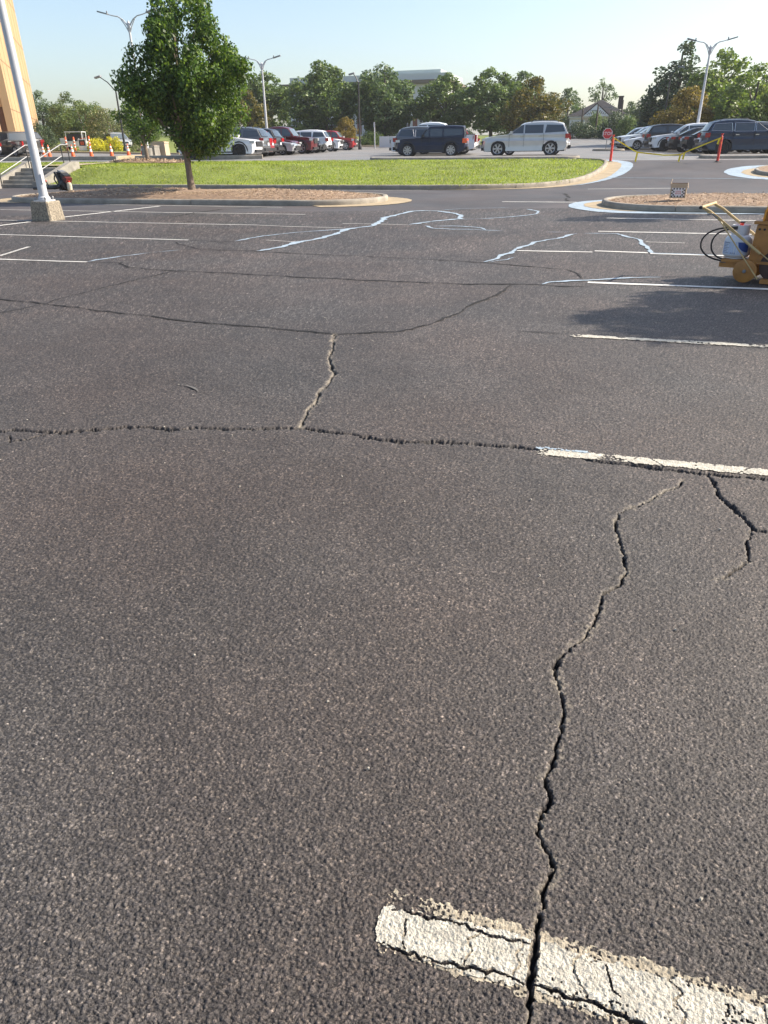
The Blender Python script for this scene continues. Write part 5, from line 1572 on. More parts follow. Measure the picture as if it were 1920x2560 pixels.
car('parked_suv', 'white suv with chrome grille behind the low white sedan', 'suv', 'white', endp(1546, sp(7, 47.7), 'L'), -1, group=GR, rails=True)
car('parked_suv', 'white suv second from the far end of the right row', 'suv', 'white', endp(1537, sp(8, 47.7), 'L'), -1, group=GR)
car('parked_car', 'silver car at the far end of the right row near the stop sign', 'cuv', 'silver', endp(1526, sp(9, 47.7), 'L'), -1, group=GR)
car('parked_suv', 'white suv roof behind the slate blue suv at the right edge', 'suv', 'white', endp(1868, 56.5, 'L'), -1, group=GR, sc=1.03)
car('parked_suv', 'maroon car roof showing above the black sedans', 'suv', 'maroon', endp(1760, 60.5, 'L'), -1, group=GR)
# left edge
car('pickup_truck', 'bronze grey pickup truck behind the near white pole', 'pickup', 'tan', (at_v(84, 370, 50.0)[0], 50.0, 'R'), -1, 'six', group=None, sc=0.93, rot=-20, tail='tail_red')
car('parked_suv', 'white suv tail cut off by the left picture edge', 'cuv', 'white', (at_v(-22, 370, 48.5)[0], 48.5, 'R'), -1, rot=-15)
car('parked_suv', 'dark suv mostly hidden by the near white pole beside the bronze pickup', 'suv', 'darkgrey', (at_v(87, 370, 53.5)[0], 53.5, 'R'), -1, rot=-20)
car('parked_car', 'silver blue car parked behind the narrow yellow shrub', 'cuv', 'silver', (at_v(312, 372, 70.0)[0], 70.0, 'R'), 1, rot=-40, sc=1.0)
car('parked_van', 'white van far behind the tree trunks at centre', 'suv', 'white', (at_v(966, 352, 96.0)[0], 96.0, 'R'), -1, rot=-60, cat='van')

# ------------------------------------------------------------------ street lamps
def double_lamp(px, pytop, v, label, pole_mat='white_steel', arm=1.05, yaw=8.0):
    u, _, zt = at_v(px, pytop, v)
    z0 = zg(u, v)
    e = empty('street_lamp', (u, v, z0), R(yaw))
    tag(e, label, 'street lamp', 'tall twin armed lamps')
    h = zt - z0
    MB().lathe([(0.30, -0.1), (0.30, 0.62), (0.27, 0.65)], 20).build('concrete_base', MAT['concrete'], e, smooth=40)
    MB().tube([(0, 0, 0.6), (0, 0, h * 0.5), (0, 0, h)], [0.115, 0.09, 0.06], 14).build('pole', MAT[pole_mat], e, smooth=40)
    MB().lathe([(0.085, h - 0.30), (0.10, h - 0.25), (0.10, h - 0.02), (0.03, h + 0.12)], 12).build('pole_cap', MAT[pole_mat], e, smooth=40)
    for s in (-1, 1):
        pts = [(0, 0, h - 0.2), (s * 0.25 * arm, 0, h + 0.14 * arm), (s * 0.48 * arm, 0, h + 0.27 * arm), (s * 0.72 * arm, 0, h + 0.31 * arm), (s * 1.0 * arm, 0, h + 0.38 * arm)]
        a = MB().tube(pts, [0.042, 0.038, 0.034, 0.03, 0.027], 8)
        a.tube([(0, 0, h - 0.55), (s * 0.16 * arm, 0, h - 0.12), (s * 0.34 * arm, 0, h + 0.16 * arm)], 0.028, 6)
        a = a.build('arm', MAT[pole_mat], e, smooth=40)
        Mt = Matrix.Rotation(-s * 0.24, 3, 'Y')
        MB().box((s * (1.0 * arm + 0.24), 0, h + 0.43 * arm), (0.62, 0.24, 0.07), M=Mt).build('lamp_head', MAT['grey_steel'], a)
        MB().lathe([(0.04, 0), (0.04, 0.12), (0.02, 0.15)], 8, Matrix.Translation((s * 0.98 * arm, 0, h + 0.39 * arm))).build('photocell', MAT['grey_steel'], a)
    return e
double_lamp(654, 160, 60, 'tall white twin armed lamp standing among the left row of cars')
double_lamp(1777, 118, 60, 'tall white twin armed lamp standing behind the right row of cars')
double_lamp(321, 58, 43.9, 'tall white twin armed lamp half hidden by the near green tree', arm=1.3)
def single_lamp(px, pytop, v, label, head=-1, reach=1.5, mat='black_steel', yaw=0.0, rise=0.9):
    u, _, zt = at_v(px, pytop, v)
    z0 = zg(u, v)
    h = zt - z0
    e = empty('street_lamp', (u, v, z0), R(yaw))
    tag(e, label, 'street lamp', 'slim dark street lamps')
    MB().lathe([(0.2, -0.05), (0.2, 0.25), (0.12, 0.5)], 12).build('base', MAT[mat], e, smooth=40)
    MB().tube([(0, 0, 0.2), (0, 0, h * 0.6), (0, 0, h)], [0.10, 0.085, 0.065], 10).build('pole', MAT[mat], e, smooth=40)
    MB().tube([(0, 0, h - 0.1), (head * reach * 0.5, 0, h + rise * 0.6), (head * reach, 0, h + rise)], [0.05, 0.045, 0.035], 8).build('arm', MAT[mat], e, smooth=40)
    MB().box((head * (reach + 0.2), 0, h + rise + 0.02), (0.6, 0.26, 0.13), M=Matrix.Rotation(head * 0.2, 3, 'Y')).build('lamp_head', MAT['grey_steel'], e)
single_lamp(289, 225, 61.5, 'slim black street lamp with a bent arm left of the near green tree', -1, 1.4, 'black_steel', 0, 1.0)
single_lamp(896, 205, 78, 'slim black street lamp rising between trees at centre', -1, 0.5, 'black_steel', 0, 0.7)
single_lamp(1677, 188, 80, 'slim black street lamp in front of the tall evergreen', 1, 0.6, 'black_steel', 0, 0.6)
def wood_pole(px, pyt, pyb, v, label, lamp=0):
    u, _, zt = at_v(px, pyt, v)
    z0 = zg(u, v)
    e = empty('utility_pole', (u, v, z0), 0)
    tag(e, label, 'utility pole', 'utility poles by the cream house')
    MB().tube([(0, 0, -0.2), (0, 0, zt - z0)], [0.13, 0.09], 9).build('pole', MAT['bark_dark'], e, smooth=40)
    if lamp:
        MB().tube([(0, 0, zt - z0 - 0.4), (lamp * 0.7, 0, zt - z0 - 0.25), (lamp * 1.3, 0, zt - z0 - 0.3)], 0.03, 6).build('arm', MAT['grey_steel'], e)
        MB().box((lamp * 1.45, 0, zt - z0 - 0.32), (0.5, 0.2, 0.1)).build('lamp_head', MAT['grey_steel'], e)
wood_pole(1496, 262, 340, 101, 'wooden pole with a lamp arm in front of the house gable', 1)
wood_pole(1458, 270, 330, 104, 'wooden pole left of the house gable', 1)
wood_pole(1558, 250, 320, 102, 'plain wooden pole at the right corner of the cream house')
wp = at_v(936, 305, 80)
e = empty('sign_post', (wp[0], 80, zg(wp[0], 80)))
tag(e, 'slim pale post at the kerb between the tree trunks', 'post')
MB().tube([(0, 0, -0.1), (0, 0, wp[2] - zg(wp[0], 80))], 0.06, 8).build('post', MAT['white_steel'], e)
MB().box((0, -0.07, wp[2] - zg(wp[0], 80) - 0.25), (0.16, 0.02, 0.45)).build('panel', MAT['white_steel'], e)

# ------------------------------------------------------------------ stop sign
def text_mesh(txt, size, mat, name, extrude=0.002):
    c = bpy.data.curves.new(name, 'FONT')
    c.body = txt
    c.size = size
    c.extrude = extrude
    c.align_x = 'CENTER'
    c.align_y = 'CENTER'
    c.resolution_u = 3
    o = bpy.data.objects.new(name, c)
    COL.objects.link(o)
    bpy.context.view_layer.update()
    me = bpy.data.meshes.new_from_object(o.evaluated_get(bpy.context.evaluated_depsgraph_get()))
    bpy.data.objects.remove(o)
    me.name = name
    me.materials.clear()
    me.materials.append(mat)
    return me
sx_, sv_, sz_ = at_v(1519, 334, 62)
sg = empty('stop_sign', (sx_, sv_, zg(sx_, sv_)), R(2))
tag(sg, 'red octagonal stop sign on a thin post beside the drive', 'stop sign')
hz_ = sz_ - zg(sx_, sv_)
MB().tube([(0, 0.03, -0.1), (0, 0.03, hz_ + 0.3)], 0.028, 8).build('post', MAT['grey_steel'], sg)
octo = [(0.38 * math.cos(R(22.5 + 45 * k)), 0.38 * math.sin(R(22.5 + 45 * k))) for k in range(8)]
pnl = MB().prism(octo, 0.0, 0.006, lambda p, t: (p[0], -t, hz_ + p[1])).build('panel', MAT['reflective'], sg)
octo2 = [(p[0] * 0.93, p[1] * 0.93) for p in octo]
MB().prism(octo2, 0.004, 0.010, lambda p, t: (p[0], -t, hz_ + p[1])).build('red_field', MAT['sign_red'], pnl)
tm_ = ob('lettering', text_mesh('STOP', 0.30, MAT['reflective'], 'lettering'), pnl, (0, -0.014, hz_ - 0.005))
tm_.rotation_euler = (R(90), 0, 0)
kerb_island('traffic_island', 'small kerbed nose at the foot of the stop sign', stadium(sx_ - 1.0, sx_ + 1.4, sv_ - 0.7, sv_ + 0.7), 0.14, 'kerb')

# ------------------------------------------------------------------ posts with tape, cones, channel posts
def delineator(px, label, py=411, h=1.22):
    z = 0.6
    for _ in range(20):
        u, v = at(px, py, z)
        z = 0.5 * z + 0.5 * zg(u, v)
    e = empty('delineator_post', (u, v, z), 0)
    tag(e, label, 'traffic post', 'red posts holding the yellow tape')
    MB().lathe([(0.30, 0.0), (0.30, 0.035), (0.12, 0.06), (0.07, 0.10)], 8).build('base', MAT['rubber'], e)
    MB().lathe([(0.062, 0.06), (0.052, h - 0.2), (0.048, h - 0.12), (0.03, h - 0.10), (0.03, h - 0.05), (0.055, h - 0.04), (0.055, h)], 16).build('tube', MAT['red_plastic'], e, smooth=40)
    for zb_ in (h - 0.42, h - 0.27):
        MB().lathe([(0.0565, zb_), (0.0555, zb_ + 0.08)], 16, None, False, False).build('reflective_band', MAT['orange_plastic'], e, smooth=40)
    return (u, v, z, h)
dA = delineator(1525, 'red traffic post at the left end of the yellow tape')
dB = delineator(1792, 'red traffic post at the right end of the yellow tape')
te = empty('barrier_tape', (0, 0, 0))
tag(te, 'yellow tape sagging between two red posts across the drive', 'tape')
def tape(pts, w, parent, name='tape_length'):
    m_ = MB()
    vs = []
    for k, p in enumerate(pts):
        tw = 0.25 * math.sin(k * 0.9)
        vs += [(p[0], p[1] + tw * w, p[2] - w / 2), (p[0], p[1] - tw * w, p[2] + w / 2)]
    m_.add(vs, [(2 * i, 2 * i + 2, 2 * i + 3, 2 * i + 1) for i in range(len(pts) - 1)])
    return m_.build(name, MAT['yellow_tape'], parent)
A3 = Vector((dA[0], dA[1] - 0.05, dA[2] + dA[3] - 0.12))
B3 = Vector((dB[0], dB[1] - 0.05, dB[2] + dB[3] - 0.16))
tp = []
for k in range(25):
    t_ = k / 24
    p = A3.lerp(B3, t_)
    zs_ = np.interp(t_, [0, 0.24, 0.5, 0.66, 0.7, 1.0], [0, -0.62, -0.74, -0.72, -0.60, 0])
    tp.append((p.x, p.y, p.z + zs_))
tape(tp, 0.055, te)
for t_, ln in ((0.25, 0.42), (0.655, 0.30), (0.69, 0.30), (0.98, 0.25)):
    p = A3.lerp(B3, t_)
    z0_ = p.z + float(np.interp(t_, [0, 0.24, 0.5, 0.66, 0.7, 1.0], [0, -0.62, -0.74, -0.72, -0.60, 0]))
    mm = MB()
    mm.add([(p.x - 0.04, p.y - 0.02, z0_), (p.x + 0.045, p.y - 0.03, z0_ + 0.02), (p.x + 0.02, p.y - 0.05, z0_ - ln * 0.5), (p.x - 0.06, p.y - 0.02, z0_ - ln * 0.5), (p.x - 0.0, p.y - 0.03, z0_ - ln), (p.x - 0.08, p.y - 0.05, z0_ - ln + 0.03)], [(0, 1, 2, 3), (3, 2, 4, 5)])
    mm.build('tape_tail', MAT['yellow_tape'], te)
def cone_meshes(h=0.9):
    b = MB().box((0, 0, 0.02), (0.37, 0.37, 0.04)).mesh('base', MAT['orange_plastic'])
    c = MB().lathe([(0.155, 0.035), (0.03, h - 0.02), (0.02, h)], 18).mesh('cone', MAT['orange_plastic'], 40)
    rr = lambda z: 0.158 - (0.155 - 0.03) * (z - 0.035) / (h - 0.055)
    bands = [MB().lathe([(rr(z0) + 0.001, z0), (rr(z1) + 0.001, z1)], 18, None, False, False).mesh('reflective_band', MAT['reflective'], 40) for z0, z1 in ((0.42, 0.58), (0.66, 0.76))]
    return b, c, bands
cbm = cone_meshes()
def cone(px, py, label):
    z = 0.85
    for _ in range(25):
        u, v = at(px, py, z)
        z = 0.5 * z + 0.5 * zg(u, v)
    e = empty('traffic_cone', (u, v, z), rng.uniform(0, 1))
    tag(e, label, 'traffic cone', 'orange traffic cones along the upper lot')
    ob('base', cbm[0], e)
    ob('cone', cbm[1], e)
    for m_ in cbm[2]: ob('reflective_band', m_, e)
cone(112, 397, 'orange cone right behind the stair handrail')
cone(126, 397, 'orange cone just right of the stair handrail')
cone(184, 395.5, 'orange cone below the two thin orange marker posts')
cone(230, 395.5, 'orange cone below the orange placard board')
cone(281, 395.5, 'orange cone below the narrow yellow shrub, left of the kerb gap')
cone(323, 394, 'orange cone right of the kerb gap, fifth from the steps')
cone(358, 392.5, 'orange cone beside the grey concrete planter')
def vz(u, v): return zg(u, v) + 0.04 + 0.16 * float(sstep(58.5, 63, v))
def channel_post(px, v, h, label):
    u = at_v(px, 370, v)[0]
    e = empty('marker_post', (u, v, vz(u, v)), 0)
    tag(e, label, 'marker post', 'thin orange marker posts')
    MB().box((0, 0, 0.02), (0.35, 0.35, 0.05)).build('base', MAT['rubber'], e)
    MB().lathe([(0.075, 0.03), (0.07, h - 0.05), (0.05, h)], 14).build('tube', MAT['orange_plastic'], e, smooth=40)
    for z in (h - 0.35, h - 0.6, h - 0.85): MB().lathe([(0.0755, z), (0.0745, z + 0.1)], 14, None, False, False).build('reflective_band', MAT['reflective'], e)
channel_post(168, 60.5, 1.15, 'thin orange marker post left of the white cart')
channel_post(188, 60.5, 1.15, 'thin orange marker post in front of the white cart')
channel_post(226, 61.0, 1.2, 'orange marker post right of the orange placard board')
cone(157, 380.5, 'distant orange cone left of the thin marker posts')
# white utility cart with cab, and board with orange placard
u_ = at_v(192, 372, 63.0)[0]
cart = empty('utility_cart', (u_, 63.0, vz(u_, 63.0)), R(20))
tag(cart, 'small white utility cart with open windows behind the marker posts', 'cart')
MB().box((0, 0, 0.45), (2.4, 1.2, 0.45)).box((-0.9, 0, 0.8), (0.6, 1.2, 0.3)).build('body', CP['white'], cart)
MB().box((0.1, 0, 1.45), (1.6, 1.2, 0.07)).build('canopy', CP['white'], cart)
for sx in (-0.65, 0.85):
    for sy in (-0.55, 0.55): MB().tube([(sx, sy, 0.6), (sx + 0.05, sy, 1.45)], 0.035, 6).build('roof_post', CP['white'], cart)
MB().box((0.1, 0.0, 1.0), (1.3, 0.9, 0.6)).build('seat_bench', MAT['black_plastic'], cart)
for sx in (-0.8, 0.8):
    for sy in (-0.55, 0.55): MB().lathe([(0.15, -0.08), (0.25, -0.08), (0.25, 0.08), (0.15, 0.08)], 16, Matrix.Translation((sx, sy, 0.25)) @ Matrix.Rotation(R(90), 4, 'X')).build('wheel', MAT['rubber'], cart)
u_ = at_v(208, 372, 61.2)[0]
bd = empty('sign_board', (u_, 61.2, vz(u_, 61.2)), R(25))
bd.scale = (0.72, 0.72, 0.72)
tag(bd, 'white framed black sign board carrying a small orange placard', 'sign board')
MB().box((0, 0, 0.65), (0.95, 0.06, 1.25)).box((-0.34, 0, 1.32), (0.12, 0.06, 0.12)).box((0.34, 0, 1.32), (0.12, 0.06, 0.12)).build('frame', MAT['reflective'], bd)
MB().box((0, -0.035, 0.88), (0.76, 0.02, 0.66)).build('panel', MAT['black_plastic'], bd)
MB().box((0.02, -0.05, 0.83), (0.40, 0.015, 0.34)).build('placard', MAT['orange_plastic'], bd)
for zz_p, w_p in ((0.90, 0.28), (0.80, 0.22)): MB().box((0.02, -0.06, zz_p), (w_p, 0.008, 0.045)).build('print', MAT['ink_black'], bd)
MB().tube([(-0.1, -0.02, 1.38), (0.55, -0.02, 1.40)], 0.025, 6).build('crossbar', MAT['orange_plastic'], bd)
# planters behind the lawn kerb
for px, v, s3, m_, lab in ((378, 44.6, (0.95, 0.8, 0.75), 'concrete', 'square grey concrete planter behind the lawn tree trunk'), (402, 45.6, (1.05, 0.7, 0.95), 'walk', 'tan concrete block beside the grey planter')):
    u = at_v(px, 385, v)[0]
    e = empty('planter', (u, v, zg(u, v)), R(8))
    tag(e, lab, 'planter')
    b_ = MB().box((0, 0, s3[2] / 2), s3, taper=0.93).build('box', MAT[m_], e)
    MB().box((0, 0, s3[2] - 0.02), (s3[0] * 0.98, s3[1] * 0.98, 0.09)).build('rim', MAT[m_], e)
    MB().box((0, 0, s3[2] + 0.005), (s3[0] * 0.75, s3[1] * 0.75, 0.09)).build('soil', MAT['mulch_bed'], e)

# ------------------------------------------------------------------ buildings
MAT['tower_tan'] = M('tower_tan_panel', (0.44, 0.285, 0.15), 0.8, var=0.12, vscale=0.4)
MAT['tower_brown'] = M('tower_brown_recess', (0.16, 0.085, 0.05), 0.8, var=0.2, vscale=0.6)
MAT['pale_wall'] = M('pale_render', (0.60, 0.60, 0.62), 0.85, var=0.08, vscale=0.5)
MAT['brick'] = M('red_brick_panel', (0.22, 0.085, 0.06), 0.9, var=0.25, vscale=3)
MAT['cornice'] = M('cornice_brown', (0.16, 0.13, 0.10), 0.8, var=0.1)
MAT['parapet'] = M('parapet_pale_green', (0.50, 0.56, 0.55), 0.7, var=0.08)
MAT['cream'] = M('cream_siding', (0.62, 0.57, 0.45), 0.8, var=0.08)
MAT['white_trim'] = M('white_trim', (0.72, 0.74, 0.76), 0.6, var=0.06)
MAT['shingle'] = M('grey_shingle', (0.028, 0.026, 0.031), 0.9, var=0.3, vscale=3, bmp=0.4, bscale=20)
tw = empty('office_tower', (-50.8, 56.0, zg(-50.8, 56.0)), math.atan2(-0.6, -0.8))   # local +x runs left along the front, local -y runs back
tag(tw, 'tall tan office tower with dark window strips at the left picture edge', 'building')
MB().box((11.0, -15.1, 9.0), (21.2, 29.6, 18.2)).build('wall', MAT['tower_brown'], tw)
MB().box((0.1, -15.0, 9.0), (0.6, 30.0, 18.4)).build('end_wall', MAT['tower_tan'], tw)
for k in range(5):
    MB().box((-0.202, -15.0, 3.4 + k * 3.6), (0.02, 30.0, 0.05)).build('panel_joint', MAT['tower_brown'], tw)
for k in range(9):
    MB().box((-0.203, -1.6 - k * 3.3, 9.0), (0.02, 0.05, 18.3)).build('panel_joint', MAT['tower_brown'], tw)
for k in range(8):
    MB().box((1.05 + k * 1.15, 0.06, 9.0), (0.30, 0.9, 18.3)).build('fin', MAT['tower_tan'], tw)
for fl in range(5):
    MB().box((5.0, -0.22, 0.7 + fl * 3.6), (9.6, 0.2, 1.5)).build('spandrel', MAT['tower_tan'], tw)
    for k in range(7):
        MB().box((1.62 + k * 1.15, -0.29, 2.55 + fl * 3.6), (0.8, 0.06, 2.1)).build('window', MAT['glass_bldg'], tw)
bk = empty('office_building', (-60.5, 135.0, zg(-60, 118)), R(2))
tag(bk, 'long pale office building with brown cornice behind the tree row', 'building')
Wd, Hh = 29.3, 7.6
MB().box((Wd / 2, 8, Hh / 2 - 1), (Wd, 16, Hh + 2)).build('wall', MAT['pale_wall'], bk)
MB().box((Wd / 2, 8, Hh + 0.15), (Wd + 1.6, 17.6, 0.55)).build('cornice', MAT['cornice'], bk)
MB().box((Wd / 2 + 0.4, 8, Hh + 0.95), (Wd - 0.4, 14, 1.1)).build('parapet', MAT['parapet'], bk)
MB().box((22.0, 8, Hh + 1.75), (12.0, 12, 0.6)).build('upper_parapet', MAT['parapet'], bk)
for k in range(8):
    MB().box((1.9 + k * 3.4 + 1.7, -0.02, 1.6), (0.8, 0.16, 3.2)).build('brick_pier', MAT['brick'], bk)
for fl in range(2):
    for k in range(8):
        x = 1.9 + k * 3.4
        w_ = MB().box((x, -0.03, 1.6 + fl * 2.9), (1.9, 0.16, 1.9)).build('window', MAT['white_trim'], bk)
        for a in (-1, 0, 1):
            for b in (-1, 1):
                MB().box((x + a * 0.6, -0.12, 1.6 + fl * 2.9 + b * 0.45), (0.52, 0.04, 0.80)).build('pane', MAT['glass_bldg'], w_)
hu = -8.2
hs = empty('cottage', (hu, 110.0, zg(hu, 110.0)), R(0))
tag(hs, 'cream cottage with dark hipped roof and white fan gable', 'house')
zb_ = zg(hu, 110.0)
ez, rz_ = 4.62 - zb_, 6.6 - zb_
MB().box((3.6, 4.0, ez / 2 - 0.2), (7.2, 8.0, ez + 0.4)).build('wall', MAT['cream'], hs)
MB().box((3.6, 4.0, ez - 0.09), (7.45, 8.25, 0.2)).build('fascia', MAT['white_trim'], hs)
rfm = MB()
rfm.add([(-0.35, -0.4, ez), (7.55, -0.4, ez), (7.55, 8.4, ez), (-0.35, 8.4, ez), (3.7, 3.6, rz_), (3.9, 4.6, rz_)], [(0, 1, 4), (1, 2, 5, 4), (2, 3, 5), (3, 0, 4, 5), (3, 2, 1, 0)])
roof = rfm.build('roof', MAT['shingle'], hs)
MB().box((6.2, 5.2, rz_ - 0.35), (0.62, 0.62, 1.5)).box((6.2, 5.2, rz_ + 0.38), (0.74, 0.74, 0.14)).build('chimney', M('chimney_brick', (0.075, 0.05, 0.045), 0.9, var=0.3, vscale=3), roof)
gx0, gx1, gt = 1.75, 5.05, ez + 1.30
gab = MB().prism([(gx0, ez - 0.05), (gx1, ez - 0.05), ((gx0 + gx1) / 2, gt)], -0.75, -0.6, lambda p, t: (p[0], t, p[1])).build('gable', MAT['white_trim'], hs)
MB().add([(gx0 - 0.25, -0.85, ez - 0.1), ((gx0 + gx1) / 2, -0.85, gt + 0.12), ((gx0 + gx1) / 2, 2.6, gt + 0.12), (gx0 - 0.25, 2.6, ez - 0.1), (gx1 + 0.25, -0.85, ez - 0.1), (gx1 + 0.25, 2.6, ez - 0.1)], [(0, 1, 2, 3), (1, 4, 5, 2)]).build('gable_roof', MAT['shingle'], roof)
for s in (-1, 1):
    for k in range(4):
        x0 = (gx0 + gx1) / 2 + s * (0.42 + k * 0.24)
        MB().box((x0, -0.77, ez + 0.42 - k * 0.085), (0.09, 0.06, 0.42 - k * 0.09), M=Matrix.Rotation(s * 0.5, 3, 'Y')).build('louvre', MAT['cornice'], gab)
for x in (0.6, 1.5, 3.4, 5.8):
    w_ = MB().box((x, -0.03, ez - 1.35), (0.95, 0.14, 1.75)).build('window', MAT['white_trim'], hs)
    MB().box((x, -0.11, ez - 1.35), (0.70, 0.04, 1.5)).build('pane', MAT['cream'] if x < 1 else MAT['glass_bldg'], w_)
MB().box((7.75, -0.6, ez / 2 - 0.1), (0.18, 0.18, ez)).build('porch_post', MAT['white_trim'], hs)

# low wall by the trees at centre
u_ = at_v(985, 360, 82)[0]
o = MB().box((0, 0, 0.5), (3.6, 0.3, 1.1)).build('low_wall', MAT['pale_wall'], None, loc=(u_, 82.6, zg(u_, 82.6)))
tag(o, 'short pale wall between the tree trunk and the white suv', 'wall')

# ------------------------------------------------------------------ crack sealing machine
mc = empty('crack_sealing_machine', (1.56, 9.73, 0.0), R(-20))
tag(mc, 'rusty orange push melter cart with wheels and long handle', 'machine')
body = [(0.0, 0.24), (0.42, 0.24), (0.46, 0.63), (0.02, 0.63)]
MB().prism(body, -0.20, 0.24, lambda p, t: (p[0], t, p[1])).build('housing', MAT['machine'], mc)
MB().box((0.235, 0.02, 0.655), (0.50, 0.47, 0.035)).build('lid_plate', MAT['machine'], mc)
for k in range(5):
    MB().lathe([(0.0125, 0.0), (0.0125, 0.012)], 12, Matrix.Translation((0.055 + k * 0.052, -0.1975, 0.585)) @ Matrix.Rotation(R(90), 4, 'X')).build('vent_hole', MAT['ink_black'], mc)
MB().lathe([(0.165, -0.19), (0.17, -0.18), (0.17, 0.20), (0.165, 0.21)], 28, Matrix.Translation((0.30, 0.0, 0.20)) @ Matrix.Rotation(R(90), 4, 'X')).build('burner_drum', MAT['soot'], mc, smooth=40)
MB().prism([(0.05, 0.67), (0.42, 0.67), (0.42, 0.78), (0.34, 0.84), (0.11, 0.84), (0.05, 0.78)], -0.12, 0.18, lambda p, t: (p[0], t, p[1])).build('burner_box', MAT['machine'], mc)
cg = MB().tube([(0.07, -0.17, 0.67), (0.09, -0.17, 0.90), (0.42, -0.17, 0.90), (0.42, -0.17, 0.67)], 0.011, 8).build('guard_frame', MAT['machine_bright'], mc, smooth=40)
for k in range(6): MB().box((0.13 + 0.045 * k, -0.165, 0.755), (0.018, 0.012, 0.15)).build('guard_bar', MAT['machine_bright'], cg)
MB().box((0.02, -0.02, 0.225), (0.62, 0.40, 0.03)).build('deck', MAT['machine'], mc)
MB().box((-0.21, -0.02, 0.185), (0.20, 0.36, 0.075)).build('tank_tray', MAT['machine'], mc)
for y in (-0.245, 0.285):
    w_ = MB().lathe([(0.118, -0.026), (0.128, -0.022), (0.128, 0.022), (0.118, 0.026)], 36, Matrix.Translation((0.0, y, 0.128)) @ Matrix.Rotation(R(90), 4, 'X')).build('wheel', MAT['machine'], mc, smooth=40)
    MB().lathe([(0.020, 0.0), (0.020, 0.02), (0.012, 0.028)], 8, Matrix.Translation((0.0, y - 0.026 if y < 0 else y + 0.026, 0.128)) @ Matrix.Rotation(R(90 if y < 0 else -90), 4, 'X')).build('axle_nut', MAT['grey_steel'], w_)
MB().tube([(0, -0.24, 0.128), (0, 0.28, 0.128)], 0.014, 8).build('axle', MAT['grey_steel'], mc)
MB().tube([(0.0, 0, 0.128), (0.0, 0, 0.215)], 0.02, 6).build('axle_bracket', MAT['machine'], mc)
MB().tube([(-0.60, -0.315, 0.80), (-0.60, 0.29, 0.815)], 0.0165, 12).build('handlebar', MAT['handle_paint'], mc, smooth=40)
MB().lathe([(0.019, 0.0), (0.019, 0.035)], 12, Matrix.Translation((-0.60, -0.305, 0.80)) @ Matrix.Rotation(R(90), 4, 'X')).build('hand_grip', MAT['rubber'], mc)
for y, e_ in ((-0.27, (0.13, 0.33)), (0.27, (0.13, 0.34))):
    MB().tube([(-0.60, y, 0.80), (-0.50, y, 0.755), (e_[0], y, e_[1])], 0.0155, 10).build('handle_arm', MAT['handle_paint'], mc, smooth=40)
    MB().box((0.08, y * 0.87, 0.36), (0.10, 0.07, 0.05), M=Matrix.Rotation(R(37), 3, 'Y')).build('arm_bracket', MAT['machine'], mc)
MB().tube([(-0.40, -0.292, 0.70), (0.16, -0.292, 0.055)], 0.0075, 8).build('control_rod', MAT['handle_paint'], mc, smooth=40)
MB().tube([(-0.53, -0.295, 0.745), (-0.44, -0.295, 0.735), (0.30, -0.26, 0.22)], 0.006, 8).build('trigger_rod', MAT['handle_paint'], mc, smooth=40)
MB().tube([(-0.52, -0.30, 0.725), (-0.47, -0.30, 0.735), (-0.40, -0.295, 0.69)], 0.008, 8).build('squeeze_lever', MAT['grey_steel'], mc, smooth=40)
MB().box((0.36, -0.12, 0.032), (0.34, 0.36, 0.045)).box((0.30, -0.05, 0.09), (0.06, 0.06, 0.12)).build('applicator_shoe', MAT['machine'], mc)
hose = MB()
def hpath(r0, top, bot, xm):
    pts = []
    for k in range(17):
        t = k / 16
        a = math.pi * t
        x = -0.17 - (xm * math.sin(a)) + 0.03 * t
        z = top * (1 - t) + bot * t + 0.05 * math.sin(a * 2)
        pts.append((x - 0.02, -0.16 - 0.10 * math.sin(a), z))
    return pts
MB().tube(hpath(0, 0.595, 0.205, 0.37), 0.0095, 8).build('gas_hose', MAT['rubber'], mc, smooth=40)
MB().tube(hpath(0, 0.575, 0.225, 0.25), 0.0095, 8).build('gas_hose', MAT['rubber'], mc, smooth=40)
MB().tube([(-0.30, -0.20, 0.207), (-0.24, -0.19, 0.205)], 0.012, 8).build('hose_coupling', MAT['grey_steel'], mc)
# propane cylinder riding on the tray
pt = empty('propane_cylinder', (1.56 - 0.19 * math.cos(R(20)) - 0.0, 9.73 + 0.19 * math.sin(R(20)) - 0.02, 0.222), R(-20))
tag(pt, 'white propane cylinder with blue label sitting on the machine tray', 'gas cylinder')
pt.scale = (1.0, 1.0, 0.9)
MB().lathe([(0.115, 0.0), (0.115, 0.03), (0.142, 0.05), (0.152, 0.075), (0.152, 0.235), (0.145, 0.265), (0.115, 0.30), (0.06, 0.318), (0.03, 0.322)], 36).build('tank', MAT['tank'], pt, smooth=40)
def wrap(a0, a1, z0, z1, r, name, mat, parent, n=10):
    m_ = MB()
    vs = []
    for k in range(n + 1):
        a = R(a0 + (a1 - a0) * k / n)
        vs += [(r * math.cos(a), r * math.sin(a), z0), (r * math.cos(a), r * math.sin(a), z1)]
    m_.add(vs, [(2 * k, 2 * k + 2, 2 * k + 3, 2 * k + 1) for k in range(n)])
    return m_.build(name, MAT[mat], parent, smooth=True)
lb = wrap(-165, -30, 0.075, 0.232, 0.1526, 'label', 'label_pale', pt)
m_ = MB()
vs = []
for k in range(11):
    t = k / 10
    a = R(-78 + 50 * t)
    zl0 = 0.228 - 0.125 * math.sin(math.acos(max(-1, min(1, 1 - t))))
    vs += [(0.1532 * math.cos(a), 0.1532 * math.sin(a), zl0), (0.1532 * math.cos(a), 0.1532 * math.sin(a), 0.228)]
